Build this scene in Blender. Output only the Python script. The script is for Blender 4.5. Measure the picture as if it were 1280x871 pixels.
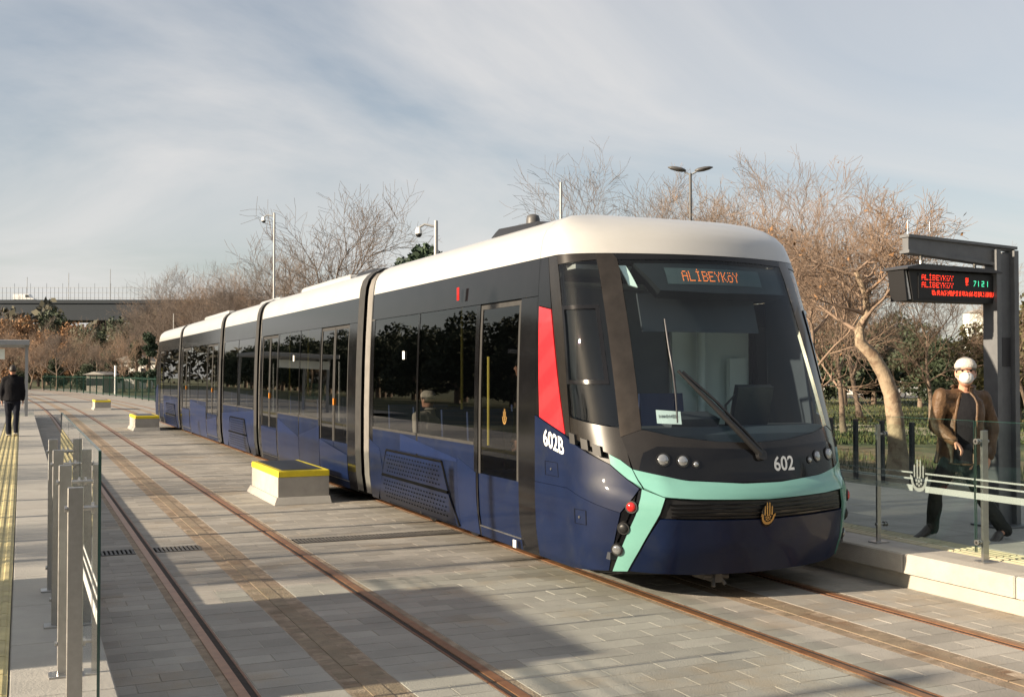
import bpy, math, random
import numpy as np
from mathutils import Vector, Matrix, Quaternion

# ------------------------------------------------------------------ scene, camera, light
scn = bpy.context.scene
for o in list(bpy.data.objects):
    bpy.data.objects.remove(o)
col = scn.collection

F_PX, CX, CY, CAM_H = 1380.0, 640.0, 435.5, 1.893
TH, PT = math.atan(613 / F_PX), math.atan(29.5 / F_PX)
FW = np.array([math.sin(TH) * math.cos(PT), math.cos(TH) * math.cos(PT), math.sin(PT)])
RT = np.array([math.cos(TH), -math.sin(TH), 0.0])
UP = np.cross(RT, FW)
CAM = np.array([0, 0, CAM_H])

cd = bpy.data.cameras.new('camera')
cd.sensor_width = 36.0
cd.lens = F_PX / 1280 * 36.0
cd.clip_start = 0.1
cd.clip_end = 3000
cam = bpy.data.objects.new('camera', cd)
cam.location = CAM
cam.rotation_euler = Vector(FW).to_track_quat('-Z', 'Y').to_euler()
col.objects.link(cam)
scn.camera = cam

SUN_EL, SUN_AZ = math.radians(18.0), math.radians(270.0)     # sun in the -X direction
ld = bpy.data.lights.new('sun', 'SUN')
ld.energy = 5.0
ld.angle = math.radians(0.6)
ld.color = (1.0, 0.83, 0.62)
sun = bpy.data.objects.new('sun', ld)
sun.rotation_euler = Vector((math.cos(SUN_EL), 0.0, -math.sin(SUN_EL))).to_track_quat('-Z', 'Y').to_euler()
col.objects.link(sun)

world = bpy.data.worlds.new('World')
scn.world = world
world.use_nodes = True
wn, wl = world.node_tree.nodes, world.node_tree.links
wn.clear()
wo = wn.new('ShaderNodeOutputWorld'); bg = wn.new('ShaderNodeBackground')
sky = wn.new('ShaderNodeTexSky'); sky.sky_type = 'NISHITA'; sky.sun_disc = False
sky.sun_elevation = SUN_EL; sky.sun_rotation = SUN_AZ
sky.air_density = 1.0; sky.dust_density = 1.4; sky.ozone_density = 1.0
bg.inputs['Strength'].default_value = 0.052
tc = wn.new('ShaderNodeTexCoord'); sx = wn.new('ShaderNodeSeparateXYZ')
wl.new(tc.outputs['Generated'], sx.inputs[0])
zz = wn.new('ShaderNodeMath'); zz.operation = 'MAXIMUM'; zz.inputs[1].default_value = 0.0
wl.new(sx.outputs['Z'], zz.inputs[0])
za = wn.new('ShaderNodeMath'); za.operation = 'ADD'; za.inputs[1].default_value = 0.32
wl.new(zz.outputs[0], za.inputs[0])
dx = wn.new('ShaderNodeMath'); dx.operation = 'DIVIDE'; wl.new(sx.outputs['X'], dx.inputs[0]); wl.new(za.outputs[0], dx.inputs[1])
dy = wn.new('ShaderNodeMath'); dy.operation = 'DIVIDE'; wl.new(sx.outputs['Y'], dy.inputs[0]); wl.new(za.outputs[0], dy.inputs[1])
cb = wn.new('ShaderNodeCombineXYZ'); wl.new(dx.outputs[0], cb.inputs[0]); wl.new(dy.outputs[0], cb.inputs[1])
mp = wn.new('ShaderNodeMapping'); mp.inputs['Scale'].default_value = (0.55, 0.85, 1); mp.inputs['Rotation'].default_value = (0, 0, 0.5)
wl.new(cb.outputs[0], mp.inputs[0])
n1 = wn.new('ShaderNodeTexNoise'); n1.inputs['Scale'].default_value = 1.6; n1.inputs['Detail'].default_value = 7; n1.inputs['Roughness'].default_value = 0.55; n1.inputs['Distortion'].default_value = 0.9
wl.new(mp.outputs[0], n1.inputs['Vector'])
cr = wn.new('ShaderNodeValToRGB')
cr.color_ramp.elements[0].position = 0.34; cr.color_ramp.elements[0].color = (0.30, 0.30, 0.30, 1)
cr.color_ramp.elements[1].position = 0.70; cr.color_ramp.elements[1].color = (0.92, 0.92, 0.92, 1)
wl.new(n1.outputs['Fac'], cr.inputs[0])
mx = wn.new('ShaderNodeMix'); mx.data_type = 'RGBA'
wl.new(cr.outputs[0], mx.inputs['Factor']); wl.new(sky.outputs[0], mx.inputs['A'])
mx.inputs['B'].default_value = (6.15, 6.0, 5.9, 1)
wl.new(mx.outputs['Result'], bg.inputs['Color']); wl.new(bg.outputs[0], wo.inputs[0])

scn.view_settings.view_transform = 'Standard'
scn.view_settings.look = 'None'
scn.view_settings.gamma = 1.0
scn.view_settings.use_curve_mapping = False
scn.view_settings.exposure = 1.32

rnd = random.Random(7)

# ------------------------------------------------------------------ pixel helpers (direction only; the distance comes from a plane or a depth)
def ray(px, py): return FW + RT * (px - CX) / F_PX - UP * (py - CY) / F_PX
def onz(px, py, z=0.0): d = ray(px, py); return CAM + d * (z - CAM_H) / d[2]
def onx(px, py, x): d = ray(px, py); return CAM + d * x / d[0]
def deep(px, py, Z): d = ray(px, py); return CAM + d * Z / float(d @ FW)

# ------------------------------------------------------------------ materials
def newmat(name):
    m = bpy.data.materials.new(name); m.use_nodes = True
    nt = m.node_tree; nt.nodes.clear()
    out = nt.nodes.new('ShaderNodeOutputMaterial')
    return m, nt, out

def pm(name, c, rough=0.6, metal=0.0, var=0.15, scale=3.0, bump=0.0, bscale=60.0, island=0.0, obj=0.0,
       coat=0.0, spec=0.5, tint=None, tintscale=1.5, tintpos=(0.5, 0.7), rvar=0.0):
    """principled material whose colour varies by noise, per piece and with stains of a second colour"""
    m, nt, out = newmat(name)
    N, L = nt.nodes, nt.links
    b = N.new('ShaderNodeBsdfPrincipled'); L.new(b.outputs[0], out.inputs[0])
    b.inputs['Roughness'].default_value = rough; b.inputs['Metallic'].default_value = metal
    b.inputs['Coat Weight'].default_value = coat; b.inputs['Coat Roughness'].default_value = 0.04
    b.inputs['Specular IOR Level'].default_value = spec
    g = N.new('ShaderNodeNewGeometry')
    nz = N.new('ShaderNodeTexNoise'); nz.inputs['Scale'].default_value = scale; nz.inputs['Detail'].default_value = 6; nz.inputs['Roughness'].default_value = 0.6
    L.new(g.outputs['Position'], nz.inputs['Vector'])
    mr = N.new('ShaderNodeMapRange'); mr.inputs['From Min'].default_value = 0.25; mr.inputs['From Max'].default_value = 0.75
    mr.inputs['To Min'].default_value = 1 - var; mr.inputs['To Max'].default_value = 1 + var
    L.new(nz.outputs['Fac'], mr.inputs['Value'])
    val = mr.outputs[0]
    def mul(v, src, amt):
        r = N.new('ShaderNodeMapRange'); r.inputs['To Min'].default_value = 1 - amt; r.inputs['To Max'].default_value = 1 + amt
        L.new(src, r.inputs['Value'])
        q = N.new('ShaderNodeMath'); q.operation = 'MULTIPLY'; L.new(v, q.inputs[0]); L.new(r.outputs[0], q.inputs[1]); return q.outputs[0]
    if island: val = mul(val, g.outputs['Random Per Island'], island)
    if obj:
        oi = N.new('ShaderNodeObjectInfo'); val = mul(val, oi.outputs['Random'], obj)
    base = N.new('ShaderNodeRGB'); base.outputs[0].default_value = (*c, 1)
    src = base.outputs[0]
    if tint:
        n2 = N.new('ShaderNodeTexNoise'); n2.inputs['Scale'].default_value = tintscale; n2.inputs['Detail'].default_value = 8; n2.inputs['Roughness'].default_value = 0.65
        L.new(g.outputs['Position'], n2.inputs['Vector'])
        r2 = N.new('ShaderNodeMapRange'); r2.inputs['From Min'].default_value = tintpos[0]; r2.inputs['From Max'].default_value = tintpos[1]
        L.new(n2.outputs['Fac'], r2.inputs['Value'])
        m2 = N.new('ShaderNodeMix'); m2.data_type = 'RGBA'; L.new(r2.outputs[0], m2.inputs['Factor']); L.new(src, m2.inputs['A']); m2.inputs['B'].default_value = (*tint, 1)
        src = m2.outputs['Result']
    vm = N.new('ShaderNodeVectorMath'); vm.operation = 'SCALE'; L.new(src, vm.inputs[0]); L.new(val, vm.inputs['Scale'])
    L.new(vm.outputs[0], b.inputs['Base Color'])
    if rvar:
        r3 = N.new('ShaderNodeMapRange'); r3.inputs['To Min'].default_value = max(0, rough - rvar); r3.inputs['To Max'].default_value = rough + rvar
        L.new(nz.outputs['Fac'], r3.inputs['Value']); L.new(r3.outputs[0], b.inputs['Roughness'])
    if bump:
        nb = N.new('ShaderNodeTexNoise'); nb.inputs['Scale'].default_value = bscale; nb.inputs['Detail'].default_value = 5
        L.new(g.outputs['Position'], nb.inputs['Vector'])
        bp = N.new('ShaderNodeBump'); bp.inputs['Strength'].default_value = bump; bp.inputs['Distance'].default_value = 0.02
        L.new(nb.outputs['Fac'], bp.inputs['Height']); L.new(bp.outputs[0], b.inputs['Normal'])
    return m

def glassmat(name, tint, ior=1.5, rough=0.0, body=None, bodyfac=0.0):
    """thin pane: tinted see-through with a fresnel mirror"""
    m, nt, out = newmat(name); N, L = nt.nodes, nt.links
    t = N.new('ShaderNodeBsdfTransparent'); t.inputs[0].default_value = (*tint, 1)
    g = N.new('ShaderNodeBsdfGlossy'); g.inputs['Roughness'].default_value = rough; g.inputs[0].default_value = (1, 1, 1, 1)
    g_ = N.new('ShaderNodeNewGeometry'); dt = N.new('ShaderNodeVectorMath'); dt.operation = 'DOT_PRODUCT'
    L.new(g_.outputs['Normal'], dt.inputs[0]); L.new(g_.outputs['Incoming'], dt.inputs[1])
    def mth(op, a, b=None):
        q = N.new('ShaderNodeMath'); q.operation = op
        for i_, v_ in enumerate((a, b)):
            if v_ is None: continue
            if isinstance(v_, (int, float)): q.inputs[i_].default_value = v_
            else: L.new(v_, q.inputs[i_])
        return q.outputs[0]
    r0 = ((ior-1)/(ior+1))**2
    fr = mth('ADD', mth('MULTIPLY', mth('POWER', mth('SUBTRACT', 1.0, mth('ABSOLUTE', dt.outputs['Value'])), 5.0), 1-r0), r0)
    mix = N.new('ShaderNodeMixShader'); L.new(fr, mix.inputs[0])
    src = t.outputs[0]
    if body:
        d = N.new('ShaderNodeBsdfDiffuse'); d.inputs[0].default_value = (*body, 1)
        m2 = N.new('ShaderNodeMixShader'); m2.inputs[0].default_value = bodyfac; L.new(src, m2.inputs[1]); L.new(d.outputs[0], m2.inputs[2]); src = m2.outputs[0]
    L.new(src, mix.inputs[1]); L.new(g.outputs[0], mix.inputs[2]); L.new(mix.outputs[0], out.inputs[0])
    return m

def emitmat(name, c, s):
    m, nt, out = newmat(name); e = nt.nodes.new('ShaderNodeEmission'); e.inputs[0].default_value = (*c, 1); e.inputs[1].default_value = s
    nt.links.new(e.outputs[0], out.inputs[0]); return m

M = dict(
    paver=pm('paver', (0.262, 0.247, 0.222), 0.8, var=0.24, scale=1.2, bump=0.35, bscale=90, island=0.17, obj=0.15, tint=(0.26, 0.20, 0.135), tintscale=0.8, tintpos=(0.54, 0.78)),
    joint=pm('joint', (0.30, 0.28, 0.245), 0.9, var=0.3, scale=9, tint=(0.16, 0.11, 0.07), tintscale=1.2),
    concrete=pm('concrete', (0.30, 0.29, 0.268), 0.8, var=0.18, scale=2.2, bump=0.25, bscale=70, obj=0.05, tint=(0.27, 0.25, 0.22), tintscale=1.1, tintpos=(0.55, 0.8)),
    plinth=pm('plinth', (0.34, 0.315, 0.268), 0.75, var=0.1, scale=4, bump=0.2, bscale=50, tint=(0.36, 0.32, 0.26), tintscale=2),
    coping=pm('coping', (0.34, 0.318, 0.282), 0.75, var=0.14, scale=5, bump=0.25, bscale=80, obj=0.07, tint=(0.3, 0.27, 0.23), tintscale=3, tintpos=(0.55, 0.8)),
    tactile=pm('tactile', (0.38, 0.33, 0.165), 0.7, var=0.25, scale=7, obj=0.1, tint=(0.36, 0.31, 0.18), tintscale=4),
    tactile_grey=pm('tactile_grey', (0.46, 0.41, 0.27), 0.7, var=0.2, scale=7, obj=0.1),
    rail=pm('rail', (0.19, 0.085, 0.045), 0.5, metal=0.35, var=0.4, scale=14, bump=0.3, bscale=120, tint=(0.085, 0.045, 0.03), tintscale=6),
    rail_top=pm('rail_top', (0.27, 0.135, 0.07), 0.42, metal=0.45, var=0.3, scale=10, tint=(0.23, 0.10, 0.05), tintscale=4),
    groove=pm('groove', (0.028, 0.02, 0.016), 0.9, var=0.4, scale=20),
    rust=pm('rust', (0.23, 0.175, 0.125), 0.88, var=0.35, scale=6, bump=0.5, bscale=60, tint=(0.30, 0.24, 0.18), tintscale=3),
    feeder=pm('feeder', (0.20, 0.155, 0.105), 0.75, var=0.3, scale=8, bump=0.4, bscale=70, island=0.15, tint=(0.13, 0.075, 0.04), tintscale=2.0),
    gantry=pm('gantry', (0.135, 0.14, 0.148), 0.5, metal=0.3, var=0.15, scale=8),
    grate=pm('grate', (0.11, 0.105, 0.10), 0.6, metal=0.5, var=0.3, scale=12),
    dark=pm('dark', (0.006, 0.006, 0.006), 0.9, spec=0.05),
    steel=pm('steel', (0.40, 0.395, 0.385), 0.33, metal=0.92, var=0.1, scale=30, rvar=0.1),
    steel_dark=pm('steel_dark', (0.065, 0.065, 0.07), 0.45, metal=0.6),
    galv=pm('galv', (0.30, 0.305, 0.31), 0.5, metal=0.3, var=0.12, scale=12),
    fence_glass=glassmat('fence_glass', (0.93, 0.965, 0.955), 1.45),
    glass_edge=pm('glass_edge', (0.02, 0.06, 0.05), 0.15, spec=0.8),
    frost=glassmat('frost', (0.9, 0.94, 0.93), 1.3, 0.5, body=(0.34, 0.40, 0.39), bodyfac=0.34),
    white_roof=pm('white_roof', (0.40, 0.40, 0.39), 0.32, var=0.04, scale=2, coat=0.4, tint=(0.385, 0.38, 0.36), tintscale=1.6, tintpos=(0.5, 0.8)),
    black_gloss=pm('black_gloss', (0.006, 0.006, 0.007), 0.10, coat=0.08, spec=0.3, var=0.3, scale=3, rvar=0.04),
    bronze=pm('bronze', (0.016, 0.014, 0.0125), 0.26, metal=0.1, coat=0.2, spec=0.35, var=0.3, scale=4),
    navy=pm('navy', (0.0022, 0.0078, 0.032), 0.5, coat=0.2, spec=0.2, var=0.2, tint=(0.012, 0.017, 0.032), tintscale=2.5, tintpos=(0.52, 0.8), scale=3, rvar=0.06),
    blue=pm('blue', (0.0055, 0.0145, 0.056), 0.32, coat=0.15, spec=0.25, var=0.15, scale=3),
    blue_mid=pm('blue_mid', (0.0035, 0.0105, 0.041), 0.32, coat=0.15, spec=0.25, var=0.2, scale=3),
    mint=pm('mint', (0.145, 0.335, 0.29), 0.22, coat=0.6, var=0.05),
    pillar_metal=pm('pillar_metal', (0.060, 0.049, 0.039), 0.32, metal=0.85, coat=0.3, var=0.3, scale=6),
    lamp_grey=pm('lamp_grey', (0.07, 0.07, 0.072), 0.5),
    plastic=pm('plastic', (0.010, 0.010, 0.011), 0.45, var=0.2),
    rubber=pm('rubber', (0.026, 0.025, 0.024), 0.6, var=0.3, scale=8),
    bellow=pm('bellow', (0.16, 0.15, 0.14), 0.6, var=0.25, scale=6),
    windscreen=glassmat('windscreen', (0.74, 0.87, 0.90), 1.42),
    side_glass=glassmat('side_glass', (0.40, 0.42, 0.43), 1.55),
    cab_glass=glassmat('cab_glass', (0.66, 0.69, 0.70), 1.5),
    interior=pm('interior', (0.34, 0.36, 0.35), 0.6, var=0.05),
    interior_pale=pm('interior_pale', (0.80, 0.83, 0.76), 0.55, var=0.05),
    partition=pm('partition', (0.085, 0.10, 0.115), 0.6),
    interior_dark=pm('interior_dark', (0.030, 0.034, 0.042), 0.6),
    grab=pm('grab', (0.65, 0.52, 0.10), 0.4),
    fabric_blue=pm('fabric_blue', (0.03, 0.05, 0.13), 0.85, var=0.2),
    lens=pm('lens', (0.30, 0.31, 0.32), 0.08, metal=0.6, coat=1.0),
    red_lens=pm('red_lens', (0.42, 0.012, 0.010), 0.12, coat=1.0),
    amber=pm('amber', (0.65, 0.24, 0.02), 0.3, coat=0.5),
    white=pm('white', (0.78, 0.78, 0.76), 0.5, var=0.04),
    gold=pm('gold', (0.46, 0.27, 0.085), 0.35, metal=0.5),
    yellow=pm('yellow', (0.70, 0.55, 0.02), 0.6, var=0.18, scale=6, tint=(0.4, 0.33, 0.12), tintscale=5, tintpos=(0.6, 0.8)),
    led_orange=emitmat('led_orange', (1.0, 0.20, 0.03), 1.10),
    led_red=emitmat('led_red', (1.0, 0.045, 0.02), 1.30),
    led_green=emitmat('led_green', (0.10, 1.0, 0.50), 0.80),
    screen_black=pm('screen_black', (0.009, 0.009, 0.010), 0.5),
    led_field=pm('led_field', (0.055, 0.068, 0.070), 0.5),
    bark=pm('bark', (0.155, 0.115, 0.085), 0.9, var=0.35, scale=6, bump=0.6, bscale=30),
    bark_pale=pm('bark_pale', (0.285, 0.22, 0.15), 0.85, var=0.3, scale=5, bump=0.6, bscale=22, tint=(0.17, 0.115, 0.075), tintscale=4.5, tintpos=(0.48, 0.6)),
    twig=pm('twig', (0.205, 0.16, 0.13), 0.9, var=0.25, scale=1.0),
    twig_grey=pm('twig_grey', (0.125, 0.10, 0.085), 0.9, var=0.25, scale=1.0),
    dry_leaf=pm('dry_leaf', (0.20, 0.105, 0.045), 0.8, var=0.5, scale=2.0),
    twig_rust=pm('twig_rust', (0.205, 0.145, 0.105), 0.9, var=0.3, scale=1.0),
    leaf_dark=pm('leaf_dark', (0.028, 0.042, 0.018), 0.7, var=0.4, scale=1.5),
    leaf_olive=pm('leaf_olive', (0.095, 0.090, 0.032), 0.7, var=0.4, scale=1.5),
    leaf_pine=pm('leaf_pine', (0.022, 0.043, 0.022), 0.7, var=0.4, scale=2),
    leaf_far=pm('leaf_far', (0.045, 0.042, 0.026), 0.8, var=0.5, scale=.08, island=.35),
    grass=pm('grass', (0.042, 0.056, 0.018), 0.95, var=0.35, scale=0.5, bump=1.0, bscale=25, tint=(0.16, 0.13, 0.055), tintscale=0.25, tintpos=(0.5, 0.68)),
    blade=pm('blade', (0.040, 0.058, 0.015), 0.8, var=0.5, scale=1.2, tint=(0.15, 0.11, 0.042), tintscale=0.8),
    litter=pm('litter', (0.225, 0.135, 0.065), 0.9, var=0.6, scale=3),
    soil=pm('soil', (0.155, 0.115, 0.068), 0.95, var=0.35, scale=2, bump=0.9, bscale=20, tint=(0.10, 0.105, 0.035), tintscale=0.8),
    sand=pm('sand', (0.42, 0.34, 0.225), 0.95, var=0.12, scale=1),
    asphalt=pm('asphalt', (0.058, 0.058, 0.060), 0.9, var=0.2),
    fence_green=pm('fence_green', (0.012, 0.055, 0.035), 0.5),
    bridge=pm('bridge', (0.016, 0.024, 0.034), 0.8, var=0.2, scale=0.1),
    car_white=pm('car_white', (0.70, 0.70, 0.69), 0.25, coat=0.6),
    car_glass=pm('car_glass', (0.02, 0.025, 0.03), 0.08, coat=1.0),
    skin=pm('skin', (0.50, 0.26, 0.175), 0.55, var=0.1, scale=20),
    leather=pm('leather', (0.092, 0.052, 0.026), 0.55, var=0.45, scale=9, bump=0.4, bscale=40, spec=0.35),
    cloth_black=pm('cloth_black', (0.010, 0.010, 0.012), 0.85, bump=0.3, bscale=30, spec=0.1),
    cloth_navy=pm('cloth_navy', (0.016, 0.018, 0.026), 0.85, bump=0.3, bscale=30, spec=0.1),
    cloth_grey=pm('cloth_grey', (0.034, 0.036, 0.034), 0.9, bump=0.4, bscale=22, var=0.3, scale=5, spec=0.1),
    cloth_tan=pm('cloth_tan', (0.42, 0.37, 0.31), 0.9, bump=0.3, bscale=30),
    knit=pm('knit', (0.50, 0.475, 0.43), 0.9, bump=0.6, bscale=90),
    mask=pm('mask', (0.58, 0.59, 0.59), 0.7, bump=0.2, bscale=40),
    shoe=pm('shoe', (0.05, 0.042, 0.038), 0.5), sole=pm('sole', (0.45, 0.43, 0.40), 0.7),
    hair=pm('hair', (0.02, 0.016, 0.013), 0.6), hair_grey=pm('hair_grey', (0.14, 0.13, 0.12), 0.7),
    paper=pm('paper', (0.72, 0.72, 0.68), 0.7),
)
# red livery panel, in diagonal bands of two reds
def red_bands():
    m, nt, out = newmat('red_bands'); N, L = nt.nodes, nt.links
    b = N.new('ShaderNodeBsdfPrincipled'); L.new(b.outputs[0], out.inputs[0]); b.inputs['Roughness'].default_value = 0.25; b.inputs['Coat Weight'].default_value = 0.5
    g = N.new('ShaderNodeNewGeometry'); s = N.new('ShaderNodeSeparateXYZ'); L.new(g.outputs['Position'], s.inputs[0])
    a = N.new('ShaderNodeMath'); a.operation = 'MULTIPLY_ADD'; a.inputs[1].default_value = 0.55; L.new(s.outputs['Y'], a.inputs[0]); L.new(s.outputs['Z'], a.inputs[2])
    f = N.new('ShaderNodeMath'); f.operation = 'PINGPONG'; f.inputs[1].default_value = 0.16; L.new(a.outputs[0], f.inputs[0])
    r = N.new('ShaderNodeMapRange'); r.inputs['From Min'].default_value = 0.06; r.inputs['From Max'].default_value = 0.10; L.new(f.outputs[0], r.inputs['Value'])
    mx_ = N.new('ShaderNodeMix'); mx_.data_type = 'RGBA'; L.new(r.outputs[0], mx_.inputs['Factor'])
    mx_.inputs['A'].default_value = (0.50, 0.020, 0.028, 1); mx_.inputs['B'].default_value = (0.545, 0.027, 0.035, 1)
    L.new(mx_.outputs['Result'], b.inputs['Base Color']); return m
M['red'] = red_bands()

# ------------------------------------------------------------------ mesh helpers
def tag(o, label, cat=None, group=None, kind=None):
    if label: o['label'] = label
    if cat: o['category'] = cat
    if group: o['group'] = group
    if kind: o['kind'] = kind
    return o

def link(name, me, mat, parent=None, world_parent=True):
    o = bpy.data.objects.new(name, me); col.objects.link(o)
    if mat is not None and len(me.materials) == 0: me.materials.append(M[mat] if isinstance(mat, str) else mat)
    if parent is not None:
        o.parent = parent
        if world_parent and parent.parent is None: o.matrix_parent_inverse = parent.matrix_basis.inverted()
    return o

def empty(name, loc, rz=0.0):
    o = bpy.data.objects.new(name, None); o.empty_display_size = 0.2
    o.location = loc; o.rotation_euler = (0, 0, rz); col.objects.link(o); return o

def thing(name, loc, label, cat, group=None): return tag(empty(name, loc), label, cat, group)

class MB:
    def __init__(s): s.v = []; s.f = []
    def add(s, vs, fs):
        k = len(s.v); s.v.extend([tuple(map(float, p)) for p in vs]); s.f.extend([tuple(i + k for i in f) for f in fs]); return s
    def box(s, x0, x1, y0, y1, z0, z1):
        return s.add([(x0,y0,z0),(x1,y0,z0),(x1,y1,z0),(x0,y1,z0),(x0,y0,z1),(x1,y0,z1),(x1,y1,z1),(x0,y1,z1)],
                     [(0,3,2,1),(4,5,6,7),(0,1,5,4),(1,2,6,5),(2,3,7,6),(3,0,4,7)])
    def bbox(s, x0, x1, y0, y1, z0, z1, c=0.01):
        """box with its upper edges and upright edges chamfered"""
        def ring(d, z): 
            return [(x0+d,y0+c,z),(x0+c,y0+d,z),(x1-c,y0+d,z),(x1-d,y0+c,z),(x1-d,y1-c,z),(x1-c,y1-d,z),(x0+c,y1-d,z),(x0+d,y1-c,z)] if d==0 else \
                   [(x0+d,y0+d+c*.4,z),(x0+d+c*.4,y0+d,z),(x1-d-c*.4,y0+d,z),(x1-d,y0+d+c*.4,z),(x1-d,y1-d-c*.4,z),(x1-d-c*.4,y1-d,z),(x0+d+c*.4,y1-d,z),(x0+d,y1-d-c*.4,z)]
        vs = ring(0, z0) + ring(0, z1 - c) + ring(c, z1); fs = []
        for k in (0, 8):
            for i in range(8): j = (i+1) % 8; fs.append((k+i, k+j, k+8+j, k+8+i))
        fs.append(tuple(range(16, 24))); fs.append(tuple(reversed(range(0, 8)))); return s.add(vs, fs)
    def obox(s, c, ax, ay, az):
        c, ax, ay, az = map(np.array, (c, ax, ay, az)); vs = []
        for k in (-1, 1):
            for a, b in ((-1,-1),(1,-1),(1,1),(-1,1)): vs.append(c + a*ax + b*ay + k*az)
        return s.add(vs, [(0,3,2,1),(4,5,6,7),(0,1,5,4),(1,2,6,5),(2,3,7,6),(3,0,4,7)])
    def tube(s, pts, r, n=8, cap=True):
        pts = [Vector(p) for p in pts]; m = len(pts)
        rs = r if isinstance(r, (list, tuple)) else [r]*m
        k = len(s.v); t0 = (pts[1]-pts[0]).normalized()
        u = t0.orthogonal().normalized()
        for i, p in enumerate(pts):
            t = (pts[min(i+1, m-1)] - pts[max(i-1, 0)]).normalized()
            u = (u - t*u.dot(t)).normalized(); w = t.cross(u)
            for j in range(n):
                a = 2*math.pi*j/n; q = p + (u*math.cos(a) + w*math.sin(a))*rs[i]; s.v.append((q.x, q.y, q.z))
        for i in range(m-1):
            for j in range(n):
                a, b = k+i*n+j, k+i*n+(j+1) % n; s.f.append((a, b, b+n, a+n))
        if cap:
            s.f.append(tuple(k+j for j in reversed(range(n)))); s.f.append(tuple(k+(m-1)*n+j for j in range(n)))
        return s
    def ell(s, c, r, nu=12, nv=8, axes=None):
        c = np.array(c, float); A = np.eye(3) if axes is None else np.array(axes); k = len(s.v)
        for i in range(nv+1):
            ph = math.pi*i/nv
            for j in range(nu):
                th = 2*math.pi*j/nu
                d = np.array([r[0]*math.sin(ph)*math.cos(th), r[1]*math.sin(ph)*math.sin(th), r[2]*math.cos(ph)])
                s.v.append(tuple(c + d @ A))
        for i in range(nv):
            for j in range(nu):
                a, b = k+i*nu+j, k+i*nu+(j+1) % nu; s.f.append((a, a+nu, b+nu, b))
        return s
    def capsule(s, p, q, rp, rq, n=10):
        p, q = Vector(p), Vector(q); d = (q-p); L_ = d.length; d = d/L_
        pts, rs = [], []
        for a in (-1.0, -.87, -.5): pts.append(p + d*(rp*a)); rs.append(rp*math.sqrt(max(0.0004, 1-a*a)))
        pts.append(p); rs.append(rp); pts.append(q); rs.append(rq)
        for a in (.5, .87, 1.0): pts.append(q + d*(rq*a)); rs.append(rq*math.sqrt(max(0.0004, 1-a*a)))
        return s.tube(pts, rs, n)
    def loft(s, rings, cap=True):
        n = len(rings[0]); k = len(s.v)
        for r in rings: s.v.extend([tuple(map(float, p)) for p in r])
        for i in range(len(rings)-1):
            for j in range(n):
                a, b = k+i*n+j, k+i*n+(j+1) % n; s.f.append((a, b, b+n, a+n))
        if cap:
            s.f.append(tuple(k+j for j in reversed(range(n)))); s.f.append(tuple(k+(len(rings)-1)*n+j for j in range(n)))
        return s
    def grid(s, P):
        """P[m][n] points"""
        m, n = len(P), len(P[0]); k = len(s.v)
        for r in P: s.v.extend([tuple(map(float, p)) for p in r])
        for i in range(m-1):
            for j in range(n-1): a = k+i*n+j; s.f.append((a, a+1, a+n+1, a+n))
        return s
    def slab(s, P, Q):
        """closed sheet between grids P (outer) and Q (inner)"""
        m, n = len(P), len(P[0]); k = len(s.v); s.grid(P); k2 = len(s.v)
        for r in Q: s.v.extend([tuple(map(float, p)) for p in r])
        for i in range(m-1):
            for j in range(n-1): a = k2+i*n+j; s.f.append((a, a+n, a+n+1, a+1))
        rim = [j for j in range(n)] + [i*n+n-1 for i in range(1, m)] + [(m-1)*n+j for j in range(n-2, -1, -1)] + [i*n for i in range(m-2, 0, -1)]
        for i in range(len(rim)):
            a, b = rim[i], rim[(i+1) % len(rim)]; s.f.append((k+b, k+a, k2+a, k2+b))
        return s
    def prism(s, poly, fn, d0, d1):
        """2-D polygon extruded: fn(a, b, d) gives the point"""
        n = len(poly); k = len(s.v)
        for d in (d0, d1):
            for a, b in poly: s.v.append(tuple(map(float, fn(a, b, d))))
        s.f.append(tuple(k+i for i in reversed(range(n)))); s.f.append(tuple(k+n+i for i in range(n)))
        for i in range(n): j = (i+1) % n; s.f.append((k+i, k+j, k+n+j, k+n+i))
        return s
    def mesh(s, name, smooth=0):
        me = bpy.data.meshes.new(name); me.from_pydata(s.v, [], s.f); me.update()
        if smooth:
            me.shade_smooth()
            if smooth < 180:
                try: me.set_sharp_from_angle(angle=math.radians(smooth))
                except Exception: pass
        return me
    def build(s, name, mat, parent=None, smooth=0, world=True):
        return link(name, s.mesh(name, smooth), mat, parent, world)

def copy_tree(o, parent=None):
    c = o.copy(); col.objects.link(c); c.parent = parent
    for ch in [x for x in o.children]: copy_tree(ch, c)
    return c

def struct(o): o['kind'] = 'structure'; return o

def text_mesh(txt, size, bold=0.0, font_shear=0.0):
    cu = bpy.data.curves.new('t', 'FONT'); cu.body = txt; cu.size = size; cu.align_x = 'CENTER'; cu.align_y = 'CENTER'
    cu.offset = bold; cu.shear = font_shear; cu.resolution_u = 3
    ob = bpy.data.objects.new('t', cu); col.objects.link(ob)
    dg = bpy.context.evaluated_depsgraph_get(); dg.update()
    me = bpy.data.meshes.new_from_object(ob.evaluated_get(dg))
    vs = [tuple(v.co) for v in me.vertices]; fs = [tuple(p.vertices) for p in me.polygons]
    bpy.data.objects.remove(ob); bpy.data.curves.remove(cu); bpy.data.meshes.remove(me)
    return vs, fs

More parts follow.
